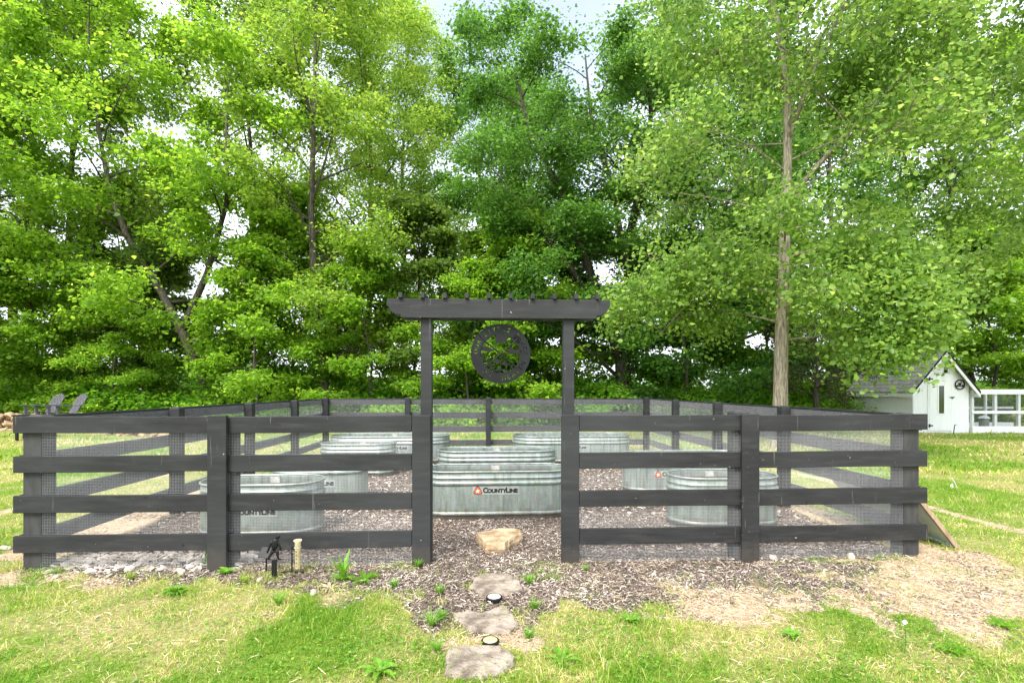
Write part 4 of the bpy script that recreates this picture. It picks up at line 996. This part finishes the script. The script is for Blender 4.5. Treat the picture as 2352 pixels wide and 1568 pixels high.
# ------------------------------------------------------------ trees
def bezier_path(p0, p1, bend, n):
    out_ = []
    for i in range(n+1): t = i/n; out_.append(p0+(p1-p0)*t+bend*(4*t*(1-t)))
    return out_
class Tree:
    def __init__(s, seed): s.r = random.Random(seed); s.g = np.random.default_rng(seed); s.wood = MB(); s.tw = []
    def limb(s, p0, d, L_, r0, depth, droop, subs, flat=.55, bare=.3, twigs=4):
        r = s.r; n = 5 if depth == 0 else 3; d = d.normalized()
        side = d.orthogonal().normalized(); side.rotate(Matrix.Rotation(r.random()*6.28, 3, d))
        p1 = p0+d*L_+Vector((0, 0, -droop*L_)); P = bezier_path(p0, p1, side*L_*r.uniform(.02, .08)+Vector((0, 0, .07*L_)), n)
        s.wood.tube(P, [max(r0*(1-.8*i/n), .006) for i in range(n+1)], 6 if depth == 0 else 4, caps=False)
        if depth == 2: s.tw.append((P[0], P[-1])); return
        cnt = subs if depth == 0 else twigs
        for k in range(cnt):
            t = bare+(1-bare)*(k+r.random())/cnt; i = min(int(t*n), n-1); f = t*n-i; q = P[i].lerp(P[i+1], f)
            dd = (P[i+1]-P[i]).normalized(); out2 = dd.orthogonal().normalized(); out2.rotate(Matrix.Rotation(r.random()*6.28, 3, dd))
            out2.z *= flat; nd = dd*r.uniform(.45, .9)+out2*r.uniform(.6, 1.1)
            s.limb(q, nd, L_*(.50 if depth == 0 else .48)*(1.15-.55*t)*r.uniform(.7, 1.2), max(r0*(1-.8*t)*.5, .006), depth+1, droop*r.uniform(0, 1.3), subs, flat, .15, twigs)
        if depth == 1 or depth == 0: s.tw.append((P[-2], P[-1]))
    def leaves(s, n, size, spread, flat, asp, patch=0.0, up=1.0, rnd=False):
        g = s.g; A = np.array([a[:] for a, b in s.tw]); B = np.array([b[:] for a, b in s.tw])
        tb = g.normal(0, .13, len(A)); idx = g.integers(0, len(A), n); t = g.random(n)[:, None]**.7
        P = A[idx]*(1-t)+B[idx]*t; loose = 1+1.1*(g.random(n) < .3)
        rad = unit(g.normal(0, 1, (n, 3)))*(loose*g.random(n)**.5)[:, None]*spread; rad[:, 2] *= flat; P = P+rad
        D = unit(B[idx]-A[idx])*.5+g.normal(0, .7, (n, 3)); D[:, 2] = D[:, 2]*.5-.25
        Nn = g.normal(0, .62, (n, 3)); Nn[:, 2] += up*.8
        tint = np.clip(.42+tb[idx]+g.normal(0, .21, n), 0, 1)
        return (round_leaves if rnd else kites)(P, D, unit(Nn), size*(.45+.95*g.random(n)**1.4), asp, tint)

def grow(seed, trunk, r0, H, Rc, nl, t0, subs, twigs, shape='round', droop=.1, elev=(5, 65), extra=None, lr=.5):
    """trunk: list of Vector up the stem"""
    T = Tree(seed); r = T.r; n = len(trunk)-1
    T.wood.tube([trunk[0]-Vector((0, 0, .3))]+trunk, [r0*1.45]+[r0*(1.18 if i == 0 else 1)*(1-.88*(i/n)**1.1) for i in range(n+1)], 10, caps=True)
    for k in range(nl):
        t = t0+(1-t0)*(k+.5*r.random())/nl; i = min(int(t*n), n-1); q = trunk[i].lerp(trunk[i+1], t*n-i)
        tt = (t-t0)/(1-t0)
        if shape == 'round': w = math.sin(math.pi*(.18+.72*tt))**.8
        elif shape == 'low': w = (1-tt)**.55*.95+.15
        else: w = .45+.55*math.sin(math.pi*(.1+.7*tt))
        az_ = k*2.39996+r.uniform(-.3, .3); el = R(elev[0]+(elev[1]-elev[0])*tt+r.uniform(-8, 8))
        d = Vector((math.cos(az_)*math.cos(el), math.sin(az_)*math.cos(el), math.sin(el)))
        T.limb(q, d, Rc*w*r.uniform(.8, 1.15), max(r0*(1-.85*t)*lr, .02), 0, droop*r.uniform(.3, 1.4), subs, twigs=twigs)
    for (path, rr_, L_, ns) in (extra or []):
        m = len(path)-1; T.wood.tube(path, [rr_*(1-.8*i/m) for i in range(m+1)], 8)
        for k in range(ns):
            t = .25+.75*(k+r.random())/ns; i = min(int(t*m), m-1); q = path[i].lerp(path[i+1], t*m-i)
            az_ = k*2.4+r.random(); d = Vector((math.cos(az_), math.sin(az_), r.uniform(.1, .9)))
            T.limb(q, d, L_*r.uniform(.7, 1.2), rr_*(1-.7*t)*.45, 0, droop, subs, twigs=twigs)
    return T
def wiggle(r_, H, lean=(0, 0), w=.25, n=9):
    P = []; x = y = 0
    for i in range(n+1):
        t = i/n; P.append(Vector((lean[0]*t+x, lean[1]*t+y, H*t))); x += r_.uniform(-w, w); y += r_.uniform(-w, w)
    return P
TREEDATA = {}
def arche(key, T, leafm, barkm, n, size, spread, flat, asp, up=1.0, rnd=False):
    me = bpy.data.meshes.new('trunk'); me.from_pydata(T.wood.v, [], T.wood.f); me.update(); me.materials.append(barkm)
    me.polygons.foreach_set('use_smooth', [True]*len(me.polygons))
    V, Fs, tn = T.leaves(n, size, spread, flat, asp, up=up, rnd=rnd)
    TREEDATA[key] = (me, np_mesh('crown', V, Fs, leafm, {'tint': tn}))
def tree(key, px, d, label, sc=1.0, rz=0, leafm=None, group='trees behind the fenced garden', sz=None, name='tree', cat='tree'):
    x = gx(px, d); t = thing(name, (x, d, gzf(x, d)-.05), label, cat, R(rz), group); t.scale = (sc, sc, sz or sc)
    w, l = TREEDATA[key]; np_obj('trunk', w, t); o = np_obj('crown', l, t)
    if leafm is not None:
        o.material_slots[0].link = 'OBJECT'; o.material_slots[0].material = leafm
    return t

r = random.Random(101)
arche('maple', grow(11, wiggle(r, 19, w=.25), .22, 19, 5.2, 26, .10, 6, 5, 'round', .12), M['leaf_maple'], M['bark_dark'], 52000, .165, .52, .5, .78)
arche('maple2', grow(12, wiggle(r, 18, (1.5, 0), .35), .19, 18, 4.6, 24, .07, 6, 5, 'column', .12), M['leaf_maple'], M['bark_grey'], 44000, .165, .52, .5, .78)
arche('ash', grow(13, wiggle(r, 20, w=.2), .2, 20, 4.2, 26, .12, 6, 5, 'column', .08, (20, 70)), M['leaf_yellow'], M['bark_grey'], 50000, .15, .54, .6, .66)
arche('thin', grow(14, wiggle(r, 15, w=.3), .14, 15, 3.6, 20, .15, 5, 5, 'column', .1, (10, 60)), M['leaf_deep'], M['bark_dark'], 36000, .155, .54, .5, .68)
# leaning maple on the left: stem follows the photographed lean
lean = [Vector(p) for p in ((0, 0, 0), (-.25, .1, 1.6), (-1.1, .1, 3.6), (-2.1, .2, 5.4), (-3.3, .2, 7.3), (-4.1, .3, 9.2), (-4.6, .4, 11.5), (-4.9, .3, 14), (-5.0, .3, 16))]
ex = [([lean[2], Vector((-.4, .6, 6)), Vector((.3, .8, 9)), Vector((.4, .6, 12.5)), Vector((.8, .2, 15.5))], .15, 3.4, 10)]
arche('lean', grow(15, lean, .2, 16, 4.2, 20, .2, 6, 5, 'column', .12, extra=ex), M['leaf_maple'], M['bark_grey'], 58000, .16, .5, .5, .78)
# dark many-limbed elm in the middle: boughs fan up and to the left
b0 = Vector((0, 0, 0)); f1 = Vector((-.05, 0, 2.6)); f2 = Vector((.35, 0, 4.4))
el = [b0, Vector((.05, 0, 1.3)), f1, f2, Vector((.5, .2, 6.6)), Vector((.4, .3, 9)), Vector((.9, .2, 11.5)), Vector((1.2, .1, 14.2)), Vector((1.0, 0, 16.6))]
ex = [([f1, Vector((-.8, -.4, 4.6)), Vector((-1.7, -.7, 7.4)), Vector((-2.7, -.8, 10)), Vector((-4.1, -.8, 13.2)), Vector((-4.6, -.7, 15.6))], .22, 3.2, 12),
      ([Vector((-.8, -.4, 4.6)), Vector((-2.3, -.9, 6.8)), Vector((-4.0, -1.2, 9.0)), Vector((-5.6, -1.2, 11.2))], .13, 3.0, 9),
      ([f2, Vector((1.6, -.3, 6.2)), Vector((3.2, -.6, 8.2)), Vector((4.6, -.6, 10.6)), Vector((5.2, -.4, 13))], .18, 3.0, 11),
      ([f2, Vector((-.1, -.9, 7.2)), Vector((-.7, -1.2, 10.2)), Vector((-1.6, -1.3, 13.4)), Vector((-1.8, -1.2, 16.0))], .16, 2.9, 11),
      ([Vector((0, 0, 1.9)), Vector((-1.6, -.9, 3.2)), Vector((-3.4, -1.6, 4.4)), Vector((-4.6, -1.8, 5.2))], .10, 2.4, 8)]
arche('elm', grow(16, el, .40, 16.6, 3.6, 20, .22, 6, 5, 'column', .12, (10, 60), extra=ex), M['leaf_deep'], M['bark_dark'], 125000, .15, .60, .55, .66)
# cottonwood beside the right-hand fence: pale straight stem, big glossy leaves
cw = [Vector(p) for p in ((0, 0, 0), (.03, 0, 1.5), (.06, 0, 3.2), (.12, 0, 4.6), (.15, 0, 6.0), (.24, .05, 7.6), (.25, .1, 9.2), (.05, .1, 10.8), (-.3, .1, 12.4), (-.4, .1, 14.5), (-.5, 0, 17))]
ex = [([Vector((.24, 0, 8.0)), Vector((.8, -.1, 9.6)), Vector((1.6, -.3, 11.4)), Vector((2.5, -.4, 13.6))], .065, 2.6, 10),
      ([Vector((.2, 0, 6.4)), Vector((1.4, -.3, 7.8)), Vector((2.8, -.6, 9.3)), Vector((4.0, -.8, 10.4))], .07, 2.4, 8),
      ([Vector((.15, 0, 4.9)), Vector((.9, -.5, 5.1)), Vector((1.5, -1.3, 4.5)), Vector((1.65, -1.8, 3.5)), Vector((1.6, -2.0, 2.6)), Vector((1.5, -2.05, 2.15))], .035, .62, 10),
      ([Vector((.1, 0, 4.0)), Vector((-1.0, .4, 4.3)), Vector((-2.2, .6, 3.8)), Vector((-2.9, .6, 3.0))], .045, 1.5, 7)]
arche('cotton', grow(17, cw, .185, 17, 3.8, 34, .17, 6, 5, 'column', .16, (8, 65), extra=ex, lr=.22), M['leaf_cotton'], M['bark_pale'], 92000, .100, .58, .9, .85, up=.35, rnd=True)
arche('cotton2', grow(18, wiggle(r, 15, w=.15), .2, 15, 4.4, 24, .33, 6, 5, 'round', .2, (5, 60), lr=.26), M['leaf_cotton'], M['bark_pale'], 62000, .104, .58, .9, .85, up=.35, rnd=True)
arche('juniper', grow(19, wiggle(r, 3.6, w=.05, n=5), .12, 3.6, 1.9, 14, .3, 5, 4, 'round', .05, (0, 40)), M['leaf_brown'], M['bark_dark'], 9000, .10, .3, .6, .3)

arche('sapling', grow(20, wiggle(r, 7.5, w=.2, n=6), .07, 7.5, 2.5, 20, .06, 5, 5, 'low', .12, (0, 55), lr=.35), M['leaf_maple'], M['bark_dark'], 30000, .15, .42, .42, .8)
L_ = [
 ('sapling', -40, 19.5, 'bushy low maple behind the stone bank at the left edge', .9, 0, None),
 ('sapling', 85, 21.0, 'young maple above the left garden chair', .95, 60, None),
 ('sapling', 262, 20.5, 'young maple right of the upright dark trunk', .72, 130, None),
 ('sapling', 360, 23.5, 'young maple filling the space left of the leaning trunk base', 1.0, 200, M['leaf_olive']),
 ('sapling', 585, 20.0, 'low bright maple right of the leaning trunk', .95, 250, None),
 ('sapling', 672, 23.0, 'taller bushy maple left of the yellow green trees', 1.3, 20, None),
 ('sapling', 850, 20.8, 'young maple below the left end of the arbor beam', .95, 310, None),
 ('sapling', 955, 23.5, 'tall bushy maple behind the left arbor post', 1.25, 80, M['leaf_olive']),
 ('sapling', 1075, 20.3, 'young maple seen left of the round sign', .82, 140, None),
 ('sapling', 1205, 21.5, 'young maple seen through and right of the round sign', 1.1, 10, None),
 ('sapling', 1290, 26.0, 'taller young tree behind the right arbor post', 1.35, 190, M['leaf_deep']),
 ('sapling', 1575, 20.8, 'young maple just right of the big dark trunk', 1.0, 270, M['leaf_deep']),
 ('sapling', 1660, 22.5, 'young tree left of the pale cottonwood trunk', 1.15, 100, M['leaf_deep']),
 ('sapling', 300, 27.5, 'tall bushy tree closing the gap behind the leaning trunk', 1.5, 45, M['leaf_olive']),
 ('sapling', 1150, 26.5, 'taller bushy tree behind the round sign, above the young ones', 1.5, 215, None),
 ('sapling', 1760, 23.5, 'bushy young tree directly behind the pale cottonwood trunk', 1.25, 15, M['leaf_maple']),
 ('sapling', 2010, 24.0, 'bushy tree behind the left part of the coop', 1.1, 160, M['leaf_deep']),
 ('sapling', 2285, 22.8, 'bushy young tree right behind the wire run', 1.1, 300, None),
 ('sapling', 2420, 23.2, 'bushy young tree beyond the right edge of the wire run', 1.25, 30, None),
 ('maple', -190, 19.0, 'bright green maple at the left edge, its stem outside the frame', 1.0, 20, None),
 ('maple2', 35, 23.5, 'green maple behind the garden chairs at the far left', 1.08, 0, None),
 ('maple', 166, 25.5, 'maple with a straight upright dark trunk left of the leaning one', 1.03, 200, M['leaf_olive']),
 ('lean', 478, 21.0, 'maple whose trunk leans strongly to the left', 1.04, 0, None),
 ('maple2', 590, 25.0, 'slender maple between the leaning trunk and the yellow green trees', 1.12, 140, M['leaf_olive']),
 ('ash', 752, 21.5, 'tall yellow green tree left of the arbor', .98, 0, None),
 ('ash', 835, 25.5, 'yellow green tree nearest the arbor with twin dark stems beneath', .98, 110, None),
 ('ash', 925, 31.0, 'pale feathery tree rising to the left rim of the sky gap', 1.12, 250, None),
 ('thin', 1085, 29.5, 'lower dark tree beneath the sky gap', 1.36, 0, None),
 ('elm', 1432, 21.8, 'big dark tree with many boughs fanning out, right of the arbor', 1.0, 0, None, .93),
 ('thin', 1250, 28.0, 'dark slim tree seen through the arbor opening', 1.08, 90, None),
 ('thin', 1585, 27.5, 'dark tree between the fanning tree and the pale trunk', 1.32, 40, None),
 ('maple', 1690, 31, 'green maple rising behind the pale trunked tree', 1.1, 310, M['leaf_deep']),
 ('cotton', 1790, 13.1, 'cottonwood with pale furrowed trunk just beyond the right fence', 1.0, 0, None),
 ('thin', 1905, 25.0, 'dark tree behind the cottonwood, left of the coop', 1.15, 220, None),
 ('maple2', 2085, 29.0, 'tree directly behind the chicken coop roof', 1.05, 60, M['leaf_deep']),
 ('thin', 2210, 25.5, 'dark stemmed tree right behind the coop gable', 1.2, 130, M['leaf_maple']),
 ('maple', 2390, 26.0, 'leafy tree behind the wire run at the right edge', .95, 0, M['leaf_olive']),
 ('cotton2', 2560, 12.6, 'cottonwood outside the right edge whose leafy boughs hang into view', 1.0, 0, None),
]
for a in L_: tree(*a[:7], sz=a[7] if len(a) > 7 else None)
tree('juniper', 1875, 19.0, 'small brownish evergreen left of the coop', 1.0, 0, name='evergreen', cat='small tree')

# undergrowth at the foot of the wood and the far wood behind: nobody could count these
def thicket(name, label, cat, segs, n, size, leafm, seed, spread_y, hfun):
    g = np.random.default_rng(seed); k = 900
    cx = g.uniform(segs[0], segs[1], k); cy = g.uniform(segs[2], segs[2]+spread_y, k)
    hh = hfun(cx, cy); cz = hh*g.random(k)**.8; idx = g.integers(0, k, n)
    off = unit(g.normal(0, 1, (n, 3)))*(g.random(n)**.5)[:, None]*np.array([.75, .6, .32])*(size/.14)**.5
    P = np.stack([cx, cy, cz], 1)[idx]+off; P[:, 2] = np.abs(P[:, 2])+gz(P[:, 0], P[:, 1])
    D = g.normal(0, .8, (n, 3)); D[:, 2] = D[:, 2]*.5-.2; Nn = g.normal(0, .5, (n, 3)); Nn[:, 2] += 1; Nn[:, 1] -= .3
    tb = g.normal(0, .14, k)
    V, Fs, tn = kites(P, D, unit(Nn), size*(.6+.8*g.random(n)), .75, np.clip(.42+tb[idx]+g.normal(0, .15, n), 0, 1))
    tag(np_obj(name, np_mesh(name, V, Fs, leafm, {'tint': tn})), label, cat, kind='stuff')
thicket('undergrowth', 'low leafy undergrowth along the edge of the wood', 'undergrowth', (-24, 13, 19.5), 60000, .15, M['leaf_under'], 3, 6.0, lambda x, y: .9+3.6*fbm(x, y, .3, 5)*sstep(19.3, 23, y))
thicket('far_wood', 'distant dark wood closing the view behind the trees', 'wood', (-50, 60, 42), 60000, .38, M['leaf_deep'], 8, 10, lambda x, y: 1.0+2.2*fbm(x, y, .12, 9))
g = np.random.default_rng(77)
n = 2600; x = g.uniform(-18, -9, n); y = 16.8+g.random(n)*1.5; P = np.stack([x, y, gz(x, y)], 1)
V, Fs, T = blades(P, .15+.35*g.random(n), .01+.01*g.random(n), .2+.7*g.random(n), g.random(n))
tag(np_obj('dry_grass', np_mesh('dry_grass', V, Fs, M['straw'], {'tint': T})), 'tall dry grass stalks on the bank behind the left fence', 'dry grass', kind='stuff')
